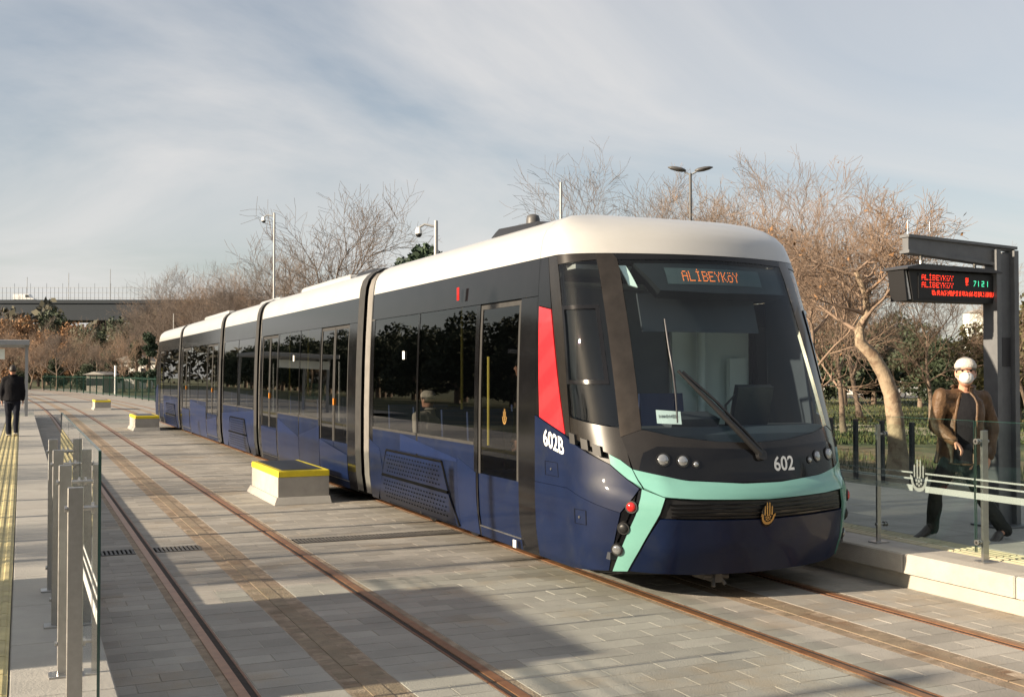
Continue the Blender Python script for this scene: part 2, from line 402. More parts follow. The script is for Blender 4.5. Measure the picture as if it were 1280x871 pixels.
FONT57 = {'A': '01110 10001 10001 11111 10001 10001 10001', 'L': '10000 10000 10000 10000 10000 10000 11111',
 'İ': '01110 00100 00100 00100 00100 00100 01110', 'B': '11110 10001 10001 11110 10001 10001 11110', 'E': '11111 10000 10000 11110 10000 10000 11111',
 'Y': '10001 10001 01010 00100 00100 00100 00100', 'K': '10001 10010 10100 11000 10100 10010 10001', 'Ö': '01010 00000 01110 10001 10001 10001 01110',
 ' ': '00000 00000 00000 00000 00000 00000 00000'}
def dots(txt, pitch, skip=()):
    """LED matrix dots (u, v), centred"""
    out = []; W = len(txt)*6 - 1
    for i, ch in enumerate(txt):
        for r, row in enumerate(FONT57[ch].split()):
            if r in skip: continue
            for c_, b in enumerate(row):
                if b == '1': out.append(((i*6+c_-W/2)*pitch, (3-r)*pitch))
        if ch == 'İ': out.append(((i*6+2-W/2)*pitch, 4.4*pitch))
    return out

def emblem_polys():
    """city emblem: four tall spires over a bowl with a seal, unit height about 1, centred"""
    P = []
    for x, h0, h1 in ((-0.20, -.05, .34), (-0.07, -.02, .50), (0.07, -.02, .50), (0.20, -.05, .34)):
        P.append([(x-.032, h0), (x+.032, h0), (x+.032, h1-.06), (x, h1), (x-.032, h1-.06)])
    for k in range(14):                                     # the bowl
        a0, a1 = math.pi*(1+k/14), math.pi*(1+(k+1)/14)
        P.append([(.37*math.cos(a0), -.10+.37*math.sin(a0)), (.37*math.cos(a1), -.10+.37*math.sin(a1)), (.27*math.cos(a1), -.10+.26*math.sin(a1)), (.27*math.cos(a0), -.10+.26*math.sin(a0))])
    for k in range(7):                                      # the seal
        a = 2*math.pi*k/7+.3; cx_, cy_ = .12*math.cos(a), -.16+.12*math.sin(a)
        P.append([(cx_+.045*math.cos(b), cy_+.045*math.sin(b)) for b in [2*math.pi*q/6 for q in range(6)]])
    P.append([(.055*math.cos(b), -.16+.055*math.sin(b)) for b in [2*math.pi*q/8 for q in range(8)]])
    P.append([(-.42, -.10), (-.29, -.10), (-.29, -.04), (-.40, .02)]); P.append([(.42, -.10), (.40, .02), (.29, -.04), (.29, -.10)])
    return P

# ------------------------------------------------------------------ setting: ground, paved track bed, platforms
PLAT = 0.306                     # platform height over the rail
XL0, XL1 = -3.6, 0.45            # left platform
XR0, XR1 = 7.12, 11.4            # right platform
TRK = ((1.21, 1.96, 2.71), (4.86, 5.61, 6.36))

def sh(y):                       # the line bends to the left in the distance
    return 0.0 if y < 45 else -((y-45)**2)/1900.0

struct(MB().grid([[(x, y, -0.16) for x in (-900, -200, -40, 0, 40, 200, 900)] for y in (-300, -60, 0, 60, 200, 500, 1400)]).build('ground', 'grass'))
YS = [-9, 0, 10, 20, 32, 45] + list(range(50, 136, 5))
bed = struct(MB().grid([[(x + sh(y), y, -0.0066) for x in (-0.2 if y < 52 else -9, XR0+0.06 if y < 52 else 9.0)] for y in YS]).build('track_bed', 'joint'))

# pavers: running bond between the rails and the feeder strips
bands = [(0.49, 1.115), (1.305, 1.785), (2.135, 2.615), (2.805, 4.765), (4.955, 5.435), (5.785, 6.265), (6.455, 7.10)]
PX, PY, GAP = 0.40, 0.20, 0.007
cells = []
for bi, (a, b) in enumerate(bands):
    nx = max(1, round((b-a)/PX)); w = (b-a)/nx
    r = 0; y = 3.9
    while y < 52:
        offs = 0.0 if r % 2 == 0 else 0.5
        edges = [0.0] + [k+offs for k in range(0 if offs else 1, nx+1) if 0 < k+offs < nx] + [float(nx)]
        for e0, e1 in zip(edges[:-1], edges[1:]):
            x0, x1 = a+e0*w, a+e1*w
            if 12.17 < y+PY/2 < 12.5 and (x1 < 1.9 or x0 > 2.7) : continue
            cells.append((x0+GAP/2, x1-GAP/2, y+GAP/2, y+PY-GAP/2))
        y += PY; r += 1
def in_view(x, y):
    d = np.array([x, y, 0]) - CAM; z = d @ FW
    if z < 1: return False
    u, v = CX + F_PX*(d @ RT)/z, CY - F_PX*(d @ UP)/z
    return 130 < u < 1290 and v < 885
def hidden(x, y): return x > 4.4 and y > 9.0          # under the tram
near, rest = [], []
for c in cells:
    x, y = (c[0]+c[1])/2, (c[2]+c[3])/2
    (near if in_view(x, y) and not hidden(x, y) else rest).append((math.hypot(x, y), c))
near.sort(key=lambda q: q[0])
rest += near[300:]; near = near[:300]
pmesh = {}
def paver_mesh(w, l):
    k = (round(w, 3), round(l, 3))
    if k not in pmesh:
        m = MB().bbox(-w/2, w/2, -l/2, l/2, -0.03, 0.0, 0.0015); pmesh[k] = m.mesh('paver'); pmesh[k].materials.append(M['paver'])
    return pmesh[k]
for d, (x0, x1, y0, y1) in near:
    o = bpy.data.objects.new('paving_stone', paver_mesh(x1-x0, y1-y0)); col.objects.link(o); o.parent = bed
    o.location = ((x0+x1)/2, (y0+y1)/2, -0.0042 + rnd.uniform(-0.001, 0.001)); o.rotation_euler = (rnd.uniform(-.004, .004), rnd.uniform(-.004, .004), 0)
m = MB()
for d, (x0, x1, y0, y1) in rest:
    z = -0.0042 + rnd.uniform(-0.001, 0.001)
    m.box(x0, x1, y0, y1, -0.033, z)
o = m.build('paving_stones_far', 'paver', bed); o['kind'] = 'stuff'

# far paving beyond the stones one can tell apart
struct(MB().grid([[(x + sh(y), y, -0.0061) for x in (-9.0 if y >= 52 else 0.46, 9.0 if y >= 52 else 7.1)] for y in [52.01, 55, 60, 65, 70, 75, 80, 85, 90, 95, 100, 105, 110, 120, 135]]).build('paving', 'paver'))

def strip(m, x0, x1, z0, z1, ys):
    ring = lambda y: [(x0+sh(y), y, z0), (x1+sh(y), y, z0), (x1+sh(y), y, z1), (x0+sh(y), y, z1)]
    return m.loft([ring(y) for y in ys])
RY = [-9, 0, 45] + list(range(50, 136, 5))
for ti, (a, c, b) in enumerate(TRK):
    t = struct(strip(MB(), c-0.78, c+0.78, -0.20, -0.045, RY).build('tram_track', 'soil'))
    tag(t, ['empty tram track between the kerb of the platform with the walking person and the yellow rimmed blocks', 'tram track that carries the tram'][ti])
    for k, x in enumerate((a, b)):
        inner = 1 if k == 0 else -1
        bedr = strip(MB(), x-0.092, x+0.092, -0.05, -0.0058, RY).build('rail_surround', 'rust', t)
        r = strip(MB(), x-0.034, x+0.030, -0.05, 0.000, RY).build('rail', 'rail_top', t)
        g = strip(MB(), x+inner*0.031 if inner > 0 else x-0.072, x+0.072 if inner > 0 else x-0.035, -0.05, -0.0055, RY).build('rail_groove', 'groove', t)
        l = strip(MB(), x+inner*0.073 if inner > 0 else x-0.088, x+0.088 if inner > 0 else x-0.073, -0.05, -0.002, RY).build('rail_lip', 'rail', t)
    # ground-level feeder rail between the running rails: short segments
    fr = strip(MB(), c-0.172, c+0.172, -0.05, -0.0060, RY).build('feeder_bed', 'rust', t)
    m = MB()
    y = 3.5
    while y < 30:
        m.box(c-0.15, c-0.062, y, y+0.055, -0.03, -0.006 + rnd.uniform(-.001, .001)); m.box(c+0.062, c+0.15, y, y+0.055, -0.03, -0.006 + rnd.uniform(-.001, .001))
        y += 0.063
    o = m.build('feeder_side_blocks', 'feeder', t); o['kind'] = 'stuff'
    y = 3.0
    while y < 46:
        MB().box(c-0.056, c+0.056, y, y+1.99, -0.04, -0.001).build('feeder_rail', 'feeder', t); y += 2.0

# drain grates across the bed
def drain(x0, x1, label):
    t = thing('drain_grate', (x0, 12.33, 0), label, 'drain', 'drain grates across the tracks')
    MB().box(x0, x1, 12.17, 12.19, -.04, .002).build('frame', 'grate', t); MB().box(x0, x1, 12.47, 12.49, -.04, .002).build('frame', 'grate', t)
    MB().box(x0, x1, 12.19, 12.47, -.045, -.006).build('channel', 'dark', t)
    m = MB(); x = x0+.02
    while x < x1-.02: m.box(x, x+.022, 12.19, 12.47, -.03, 0.002); x += .043
    o = m.build('slats', 'grate', t); o['kind'] = 'stuff'
drain(0.50, 1.11, 'narrow dark drain grate between the glass fence kerb and the rusty rail beside it')
drain(1.31, 1.78, 'short drain grate between the rails of the empty tram track')
drain(2.81, 4.76, 'long drain grate running from the empty track to the tram skirt')

# left platform
lp = struct(MB().box(XL0, XL1-0.03, -9, 50, -0.16, PLAT-0.03).build('platform_left', 'concrete'))
lp['label'] = 'raised stone platform with a yellow tactile strip and a short glass fence'
for k in range(50):
    y = -8 + k*1.16
    MB().bbox(-0.045, XL1, y, y+1.15, PLAT-0.10, PLAT, 0.008).build('edge_slab', 'concrete', lp)
def tactile_mesh(axis='y', s=0.40, mat='tactile'):
    m = MB().box(-s/2+.002, s/2-.002, -s/2+.002, s/2-.002, -.03, .001)
    for i in range(5):
        x = -s/2 + (i+.5)*s/5
        m.loft([[(x-.024, yy, .001), (x+.024, yy, .001), (x+.014, yy, .008), (x-.014, yy, .008)] for yy in (-s/2+.006, s/2-.006)])
    me = m.mesh('tactile_tile'); me.materials.append(M[mat]); return me
tm = tactile_mesh()
for k in range(110):
    o = bpy.data.objects.new('tactile_tile', tm); col.objects.link(o); o.parent = lp; o.location = (-0.25, 4.2+k*0.40, PLAT)
m = MB()
for i in range(5):
    for k in range(50): m.box(-3.6+i*.63, -3.6+i*.63+.62, -8+k*1.16, -8+k*1.16+1.15, PLAT-.08, PLAT-.001)
o = m.build('paving_slabs', 'concrete', lp); o['kind'] = 'stuff'

# right platform
rp = struct(MB().box(XR0+0.03, XR1, -9, 47, -0.16, PLAT-0.028).build('platform_right', 'plinth'))
rp['label'] = 'raised stone platform where the man in the leather jacket walks'
for k in range(46):
    y = -8.1 + k*1.2
    MB().bbox(XR0-0.045, XR0+0.42, y, y+1.192, PLAT-0.17, PLAT, 0.012).build('coping_stone', 'coping', rp)
me_slab = MB().bbox(-.298, .298, -.298, .298, -.05, 0, .005).mesh('paving_slab'); me_slab.materials.append(M['concrete'])
m = MB()
for i in range(5):
    for k in range(90):
        x, y = 7.98+.3+i*.6, -6.0+k*.6
        if y > 42: continue
        if 4 < y < 20:
            o = bpy.data.objects.new('paving_slab', me_slab); col.objects.link(o); o.parent = rp; o.location = (x, y, PLAT-.002)
        else: m.box(x-.297, x+.297, y-.297, y+.297, PLAT-.05, PLAT-.002)
m.build('paving_slabs', 'concrete', rp)['kind'] = 'stuff'
tg = tactile_mesh(mat='tactile_grey', s=.40)
for k in range(90):
    o = bpy.data.objects.new('tactile_tile', tg); col.objects.link(o); o.parent = rp; o.location = (7.755, -2+k*0.40, PLAT-.003)
MB().box(7.545-.06, 7.552, -8, 46, PLAT-.06, PLAT-.004).build('edge_band', 'concrete', rp)
MB().bbox(XR1-.02, XR1+.16, -8, 47, -.16, PLAT+.10, .02).build('back_kerb', 'coping', rp)

# park beyond the right platform
bedx = struct(MB().grid([[(x, y, -0.15) for x in (11.5, 16, 21)] for y in (-8, 10, 30, 60)]).build('planting_bed', 'soil'))
pp = [onz(1010, 536, -.14), onz(1300, 552, -.14), onz(1300, 541, -.14), onz(1010, 528, -.14)]
d0 = pp[1]-pp[0]
struct(MB().add([tuple(pp[0]-d0*1.2+np.array([0,0,.012])), tuple(pp[1]+d0+np.array([0,0,.012])), tuple(pp[2]+d0+np.array([0,0,.012])), tuple(pp[3]-d0*1.2+np.array([0,0,.012]))], [(0,1,2,3)]).build('path', 'sand'))
q0, q1 = deep(900, 470, 84), deep(1400, 470, 84); dv = (q1-q0); dv[2] = 0; dv /= np.linalg.norm(dv); nv = np.array([dv[1]*-1, dv[0], 0])
if nv @ FW < 0: nv = -nv
struct(MB().add([tuple(np.array([q0[0],q0[1],-.145])-dv*60), tuple(np.array([q1[0],q1[1],-.145])+dv*60), tuple(np.array([q1[0],q1[1],-.145])+dv*60+nv*12), tuple(np.array([q0[0],q0[1],-.145])-dv*60+nv*12)], [(0,1,2,3)]).build('road', 'asphalt'))

# ground cover in the bed and on the lawn
def scatter(name, n, fn, mat, kindlen):
    rs = np.random.RandomState(len(name)+n); m_v = []; m_f = []
    for i in range(n):
        p, L_, w, lean = fn(rs); a = rs.rand()*6.283; dx_, dy_ = math.cos(a), math.sin(a)
        k = len(m_v)
        if kindlen == 'blade':
            m_v += [(p[0]-dx_*w, p[1]-dy_*w, p[2]), (p[0]+dx_*w, p[1]+dy_*w, p[2]), (p[0]-dy_*lean, p[1]+dx_*lean, p[2]+L_)]; m_f.append((k, k+1, k+2))
        else:
            t = rs.uniform(-.5, .5, 3)*L_
            m_v += [(p[0]-dx_*L_, p[1]-dy_*L_, p[2]+.01+abs(t[0])*.5), (p[0]-dy_*w, p[1]+dx_*w, p[2]+.012), (p[0]+dx_*L_, p[1]+dy_*L_, p[2]+.01+abs(t[1])*.5), (p[0]+dy_*w, p[1]-dx_*w, p[2]+.015+abs(t[2])*.3)]; m_f.append((k, k+1, k+2, k+3))
    me = bpy.data.meshes.new(name); me.from_pydata(m_v, [], m_f); o = link(name, me, mat); o['kind'] = 'stuff'; return o
def fbed(rs):
    while True:
        x, y = rs.uniform(11.65, 19), rs.uniform(9, 26)
        if math.sin(x*1.9)*math.sin(y*1.3+x)+rs.rand()*.9 > .1: return (x, y, -.15), rs.uniform(.06, .24), .012, rs.uniform(-.06, .06)
scatter('ground_cover', 9000, fbed, 'blade', 'blade')['label'] = 'rough grass and weeds in the bed behind the platform'
scatter('leaf_litter', 6000, lambda rs: ((rs.uniform(11.6, 20), rs.uniform(8, 30), -.145), rs.uniform(.03, .08), rs.uniform(.02, .05), 0), 'litter', 'leaf')['label'] = 'dry brown leaves lying in the bed behind the platform'
scatter('lawn_grass', 14000, lambda rs: ((*(onz(rs.uniform(1000, 1300), 497+58*rs.rand()**1.3, -.15)[:2]), -.16), rs.uniform(.05, .14), .03, rs.uniform(-.05, .05)), 'blade', 'blade')['label'] = 'sunlit park lawn grass beyond the sandy path'

# ------------------------------------------------------------------ the tram
XC, YB = 5.61, 9.13
TC = np.array([
 [.20,7.66,.82,.11,1.27,8.30],[.45,7.53,.84,.12,1.31,8.30],[.75,7.45,.86,.13,1.325,8.30],[.88,7.46,.88,.14,1.325,8.30],
 [.95,7.50,.88,.14,1.325,8.31],[1.0,7.56,.87,.13,1.325,8.33],[1.2,7.60,.88,.14,1.325,8.38],[1.4,7.68,.885,.14,1.325,8.42],
 [1.8,7.82,.88,.15,1.32,8.5],[2.3,8.01,.88,.16,1.305,8.6],[2.76,8.20,.885,.16,1.28,8.74],[2.92,8.29,.89,.16,1.27,8.80],
 [3.02,8.34,.89,.17,1.26,8.83],[3.12,8.41,.89,.17,1.24,8.87],[3.20,8.52,.885,.17,1.20,8.92],[3.28,8.70,.86,.16,1.11,8.98],[3.335,8.90,.80,.12,.98,9.05],[3.365,9.08,.62,.02,.76,9.12]])
def body_w(z): return float(np.interp(z, TC[:,0], TC[:,4]))
def cabp(s, z):
    yf, wc, b, w, ys = [float(np.interp(z, TC[:,0], TC[:,i])) for i in range(1, 6)]
    a = abs(s); sg = 1 if s >= 0 else -1
    if a <= 1: x, y = wc*a, yf+b*a*a
    elif a <= 2:
        t = a-1; x0, y0, x2, y2 = wc, yf+b, w, ys; x1, y1 = w-.08*(w-wc), y0+.42*(y2-y0)
        x = (1-t)**2*x0+2*t*(1-t)*x1+t*t*x2; y = (1-t)**2*y0+2*t*(1-t)*y1+t*t*y2
    else: t = a-2; x, y = w, ys+(YB-ys)*t
    return np.array([XC+sg*x, y, z])
def cabn(s, z):
    e = .02; z = min(max(z, .22), 3.33)
    a = cabp(s+e, z)-cabp(s-e, z); b = cabp(s, z+e)-cabp(s, z-e); n = np.cross(a, b); return n/np.linalg.norm(n)
def cab_surf(s, z, off): return cabp(s, z)+cabn(s, z)*off
def side_surf(sg):
    return lambda y, z, off: np.array([XC+sg*(body_w(z)+off), y, z])
def sample(poly, n):
    P = np.array(poly, float); d = np.r_[0, np.cumsum(np.hypot(*(P[1:]-P[:-1]).T))]; t = np.linspace(0, d[-1], n+1)
    return np.c_[np.interp(t, d, P[:,0]), np.interp(t, d, P[:,1])]
def patch(surf, bot, top, n, m, off=0.0, th=0.02):
    B, T_ = sample(bot, n), sample(top, n)
    uv = [[B[j]+(T_[j]-B[j])*i/m for j in range(n+1)] for i in range(m+1)]
    return MB().slab([[surf(a, z, off) for a, z in r] for r in uv], [[surf(a, z, off-th) for a, z in r] for r in uv])
def sheet(surf, bot, top, n, m, off=0.0):
    B, T_ = sample(bot, n), sample(top, n)
    return MB().grid([[surf(*(B[j]+(T_[j]-B[j])*i/m), off) for j in range(n+1)] for i in range(m+1)])
def mir(p): return [(-a, b) for a, b in p]
def decal(surf, a0, z0, polys, off, faces=None, slant=0.0):
    """flat print laid on a surface; u, v in metres about (a0, z0)"""
    e = .02; da = np.linalg.norm(surf(a0+e, z0, 0)-surf(a0-e, z0, 0))/(2*e)
    mb = MB()
    if faces is not None: mb.add([surf(a0+u/da, z0+v+slant*u, off) for u, v in polys], faces)
    else:
        for p in polys: mb.add([surf(a0+u/da, z0+v+slant*u, off) for u, v in p], [tuple(range(len(p)))])
    return mb

tram = thing('tram', (XC, 23, 0), 'long low-floor tram in navy, black and white with mint nose and red corner panels', 'tram')
CAB = []
def cabpart(mb, name, mat, smooth=40, parent=None):
    o = mb.build(name, mat, parent or tram, smooth); CAB.append(o); return o

# --- nose and windscreen
ws_bot = [(-1.08,1.43),(-.8,1.37),(-.4,1.325),(0,1.31),(.4,1.325),(.8,1.37),(1.08,1.43)]
ws_top = [(-.97,2.875),(-.5,2.885),(0,2.89),(.5,2.885),(.97,2.875)]
wsc = cabpart(sheet(cab_surf, ws_bot, ws_top, 36, 22, -.004), 'windscreen', 'windscreen', 180)
cabpart(patch(cab_surf, ws_top, [(-1.0,2.93),(0,2.93),(1.0,2.93)], 24, 2, 0, .03), 'windscreen_header', 'black_gloss')
mint_top = [(-1.23,1.10),(-1.0,1.055),(-.76,1.005),(-.21,.97),(.21,.97),(.76,1.005),(1.0,1.055),(1.23,1.10)]
mint_bot = [(-1.165,.955),(-1.01,.888),(-.74,.870),(0,.852),(.74,.870),(1.01,.888),(1.165,.955)]
cabpart(patch(cab_surf, [(a, z+.006) for a, z in mint_top], [(-1.30,1.40)]+[(a, z-.006) for a, z in ws_bot]+[(1.30,1.40)], 40, 8, -.004, .03), 'cowl', 'bronze', 60)
cabpart(patch(cab_surf, [(-1.17,1.075),(-.83,1.020),(-.3,.985),(.3,.985),(.83,1.020),(1.17,1.075)], [(-1.17,1.11),(-1.12,1.23),(-.98,1.285),(-.5,1.265),(0,1.245),(.5,1.265),(.98,1.285),(1.12,1.23),(1.17,1.11)], 36, 5, .008, .02), 'lamp_panel', 'black_gloss', 60)
cabpart(patch(cab_surf, mint_bot, mint_top, 44, 5, .012, .035), 'nose_band', 'mint', 60)
gr_bot = [(-1.075,.715),(-.6,.70),(0,.69),(.6,.70),(1.075,.715)]
cabpart(patch(cab_surf, gr_bot, [(a, z-.012) for a, z in [(-1.0,.888),(-.74,.870),(0,.852),(.74,.870),(1.0,.888)]], 32, 3, -.022, .02), 'grille', 'plastic')
for k in range(4):
    z = .722+k*.034
    cabpart(patch(cab_surf, [(-.98,z),(0,z-.016),(.98,z)], [(-.98,z+.010),(0,z-.006),(.98,z+.010)], 24, 1, -.004, .018), 'grille_bar', 'black_gloss')
cabpart(patch(cab_surf, [(-1.335,.27),(-.7,.235),(0,.225),(.7,.235),(1.335,.27)], [(a, z-.006) for a, z in gr_bot], 36, 8, .0, .03), 'bumper', 'navy', 60)
for sg in (1, -1):
    f = (lambda p: p) if sg == 1 else mir          # sg 1 = the side toward the camera platform (negative s)
    g = lambda b, t, n, m_, off=0.0, th=.02: patch(cab_surf, f(b), f(t), n, m_, off, th) if sg == 1 else patch(cab_surf, f(b)[::-1], f(t)[::-1], n, m_, off, th)
    cabpart(g([(-1.50,.262),(-1.335,.270)], [(-1.185,.945),(-1.01,.882)], 6, 10, .010), 'bumper_corner', 'mint', 60)
    cabpart(g([(-1.45,1.135),(-1.29,1.02),(-1.18,.955)], [(-1.45,1.215),(-1.34,1.172),(-1.24,1.105)], 10, 3, .010, .03), 'corner_band', 'mint', 60)
    cabpart(g([(-1.56,.262),(-1.505,.262)], [(-1.22,.935),(-1.19,.944)], 3, 8, -.004), 'lamp_recess', 'black_gloss')
    cabpart(g([(-1.54,.262),(-1.53,.42),(-1.42,.75)], [(-1.53,.30),(-1.50,.44),(-1.24,.93)], 8, 2, -.006), 'lamp_recess_cover', 'black_gloss')
    # navy flank, in two facets
    cabpart(g([(-2.995,.225),(-2.2,.225),(-1.55,.262)], [(-2.995,.90),(-2.2,.90),(-1.43,.75)], 18, 8, .004, .03), 'flank_panel', 'navy', 60)
    cabpart(g([(-2.995,.904),(-2.2,.904),(-1.43,.754)], [(-2.995,1.50),(-2.85,1.475),(-2.14,1.345),(-1.46,1.13),(-1.21,.95)], 18, 8, .004, .03), 'flank_panel', 'navy', 60)
    # dark cab side with the cab window
    cabpart(g([(-2.10,1.365),(-1.46,1.225),(-1.25,1.11)], [(-2.10,1.52),(-1.6,1.46),(-1.28,1.43)], 14, 3, -.006, .02), 'cab_sill', 'bronze')
    cabpart(g([(-2.14,1.35),(-2.02,1.34)], [(-2.50,2.93),(-1.98,2.93)], 5, 20, -.002, .03), 'cab_rear_pillar', 'bronze')
    cabpart(g([(-1.30,1.36),(-1.085,1.42)], [(-1.22,2.93),(-.972,2.93)], 6, 24, .0, .03), 'cab_front_pillar', 'pillar_metal', 60)
    cabpart(g([(-1.97,2.845),(-1.22,2.875)], [(-1.97,2.93),(-1.22,2.93)], 10, 2, .0, .03), 'cab_window_head', 'bronze')
    w_bot, w_top = [(-2.03,1.53),(-1.6,1.47),(-1.28,1.44)], [(-1.98,2.843),(-1.22,2.873)]
    B_, T_ = f(w_bot), f(w_top)
    cw = cabpart(sheet(cab_surf, B_, T_, 14, 14, -.006), 'cab_side_window', 'cab_glass', 180)
    # sliding vent pane with its frame
    ring_o = [(-1.97,1.80),(-1.32,1.79),(-1.30,2.46),(-1.97,2.47)]
    fr_ = MB()
    for b, t in (([(-1.98,1.79),(-1.33,1.79)], [(-1.98,1.825),(-1.33,1.825)]), ([(-1.96,2.435),(-1.31,2.435)], [(-1.96,2.47),(-1.31,2.47)]),
                 ([(-1.98,1.825),(-1.93,1.825)], [(-1.96,2.435),(-1.91,2.435)]), ([(-1.38,1.825),(-1.33,1.825)], [(-1.36,2.435),(-1.31,2.435)])):
        q = g(b, t, 6, 8, .008, .014); fr_.add(q.v, q.f)
    cabpart(fr_, 'vent_frame', 'black_gloss', 40, cw)
    # red corner panel and the post behind it
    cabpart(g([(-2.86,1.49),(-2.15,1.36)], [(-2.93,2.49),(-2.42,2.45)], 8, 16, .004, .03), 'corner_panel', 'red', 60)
    cabpart(g([(-3.0,1.505),(-2.88,1.49)], [(-3.0,2.93),(-2.95,2.93)], 2, 16, .0, .03), 'cab_post', 'black_gloss')
    cabpart(g([(-2.94,2.50),(-2.42,2.46)], [(-2.94,2.93),(-2.49,2.93)], 6, 5, .0, .03), 'cab_post_head', 'black_gloss')
    cabpart(g([(-2.99,1.31),(-2.05,1.31)], [(-2.99,2.93),(-2.02,2.93)], 6, 12, -.045, .015), 'corner_lining', 'interior_dark', 60)
    # three round lamps down the corner
    for k, (a, z, mt) in enumerate(((-1.31,.805,'red_lens'),(-1.39,.63,'plastic'),(-1.45,.45,'lens'))):
        a *= sg; p, n = cab_surf(a, z, .0), cabn(a, z)
        lb = MB().tube([p-n*.02, p+n*.020], .052, 16).build('corner_lamp', 'plastic', tram, 40); CAB.append(lb)
        cabpart(MB().tube([p+n*.018, p+n*.026, p+n*.034], [.040, .038, .02], 16), 'lamp_lens', mt, 60, lb)
    for k, (a, z, r, mt) in enumerate(((-.955,1.18,.046,'lens'),(-.775,1.168,.042,'lens'),(-.655,1.14,.022,'lens'))):
        a *= sg; p, n = cab_surf(a, z, .006), cabn(a, z)
        lb = MB().tube([p-n*.02, p+n*.010], r+.012, 18).build('headlight', 'plastic', tram, 40); CAB.append(lb)
        cabpart(MB().tube([p+n*.008, p+n*.014, p+n*.018], [r, r*.9, r*.4], 18), 'headlight_lens', mt, 60, lb)
    # black notch blocks above the flank
    for a0, a1, z in ((-2.00,-1.90,1.335),(-1.80,-1.70,1.295),(-1.64,-1.54,1.25)):
        cabpart(g([(a0, z-.045), (a1, z-.055)], [(a0, z+.045), (a1, z+.03)], 3, 2, .018, .03), 'step_notch', 'rubber', 40)
# inner dark lining so that the panel gaps read as seams
cabpart(patch(cab_surf, [(-3,.22),(0,.22),(3,.22)], [(-3,1.30),(0,1.28),(3,1.30)], 72, 10, -.045, .02), 'front_lining', 'plastic', 60)
# roof cap of the cab
cr_ = MB(); zs = [2.935, 3.0, 3.06, 3.12, 3.16, 3.20, 3.24, 3.28, 3.31, 3.335, 3.352, 3.365]; ss = np.linspace(-3, 3, 73)
cr_.grid([[cabp(s, z) for s in ss] for z in zs])
kk = len(cr_.v)
cr_.add([cabp(s, 3.365) for s in ss], [tuple(range(72, -1, -1))])
cabpart(cr_, 'cab_roof', 'white_roof', 60)
# prints
tv, tf = text_mesh('602', .165, .003)
cabpart(decal(cab_surf, .305, 1.118, [(v[0]*.92, v[1]) for v in tv], .0105, tf), 'number', 'white', 0)
tv, tf = text_mesh('602B', .205, .0035)
cabpart(decal(cab_surf, -2.47, 1.275, [(v[0]*.95, v[1]) for v in tv], .007, tf, slant=-.17), 'number', 'white', 0)
emb = cabpart(decal(cab_surf, 0.0, .735, [[(u*.17, v*.19) for u, v in p] for p in emblem_polys()], .012), 'emblem', 'gold', 0)
p = cab_surf(0, .735, 0)
cabpart(decal(cab_surf, 0.0, .72, [[(.072*math.cos(a), .095*math.sin(a)) for a in [2*math.pi*k/20 for k in range(20)]]], .008), 'emblem_disc', 'black_gloss', 0)
# wiper
def cpt(s, z, off): return tuple(cab_surf(s, z, off))
wp = cabpart(MB().tube([cpt(.02,1.20,.03), cpt(-.16,1.36,.055), cpt(-.42,1.63,.055), cpt(-.66,1.89,.045)], [.030,.028,.022,.014], 8)
             .tube([cpt(.08,1.20,.03), cpt(-.10,1.37,.055), cpt(-.36,1.64,.055), cpt(-.62,1.88,.045)], .012, 6), 'wiper_arm', 'plastic', 60)
cabpart(MB().tube([cpt(.03,1.195,.0), cpt(.03,1.195,.05)], .045, 12), 'wiper_pivot', 'plastic', 40, wp)
cabpart(MB().tube([cpt(-.67,2.34,.018), cpt(-.69,2.1,.022), cpt(-.70,1.88,.024), cpt(-.72,1.68,.022), cpt(-.75,1.47,.018)], [.007,.010,.012,.010,.007], 6), 'wiper_blade', 'steel_dark', 60, wp)
# coupler hatch hardware below the bumper
cabpart(MB().box(5.26,5.46,7.86,8.05,.15,.24).box(5.33,5.40,7.80,7.95,.13,.20).tube([(5.24,7.84,.19),(5.48,7.84,.17)], .022, 8).tube([(5.33,7.83,.17),(5.31,7.80,.10)], .018, 6).tube([(5.40,7.83,.17),(5.43,7.80,.11)], .016, 6), 'coupler', 'grate', 40)

# --- cab interior
cabpart(MB().box(XC-1.20, XC+1.20, 7.95, 9.45, .36, .42), 'cab_floor', 'interior_dark', 0)
m = MB(); m.loft([[(XC-1.0, y0, z), (XC+1.0, y0, z), (XC+1.13, y1, z), (XC-1.13, y1, z)] for z, y0, y1 in ((.45,7.85,8.45),(1.10,7.86,8.5),(1.36,7.92,8.5),(1.42,8.0,8.42))])
dash = cabpart(m, 'dashboard', 'interior_dark', 30)
cabpart(MB().obox((5.98,8.18,1.60),(.19,0,0),(0,.03,.012),(0,-.05,.17)), 'monitor', 'plastic', 0, dash)
cabpart(MB().tube([(5.74,8.22,1.42),(5.72,8.2,1.60),(5.80,8.16,1.70),(5.95,8.12,1.70)], .012, 6), 'microphone', 'plastic', 60, dash)
cabpart(MB().obox((5.35,8.22,1.47),(.24,0,0),(0,.10,.03),(0,-.02,.045)), 'control_panel', 'interior_dark', 0, dash)
seat = cabpart(MB().obox((5.62,8.88,.92),(.25,0,0),(0,.24,0),(0,0,.06)), 'driver_seat', 'fabric_blue', 30)
cabpart(MB().obox((5.62,9.12,1.32),(.24,0,0),(0,.05,-.01),(0,.05,.36)), 'driver_seat_back', 'fabric_blue', 30, seat)
cabpart(MB().box(5.57,5.67,8.83,8.93,.42,.88), 'seat_column', 'plastic', 0, seat)
part_ = cabpart(MB().box(XC-1.24, XC+1.24, 9.46, 9.50, .42, 2.80), 'cab_partition', 'partition', 0)
cabpart(MB().box(5.92, 6.84, 9.40, 9.455, 1.12, 2.34), 'partition_panel', 'interior_pale', 0, part_)
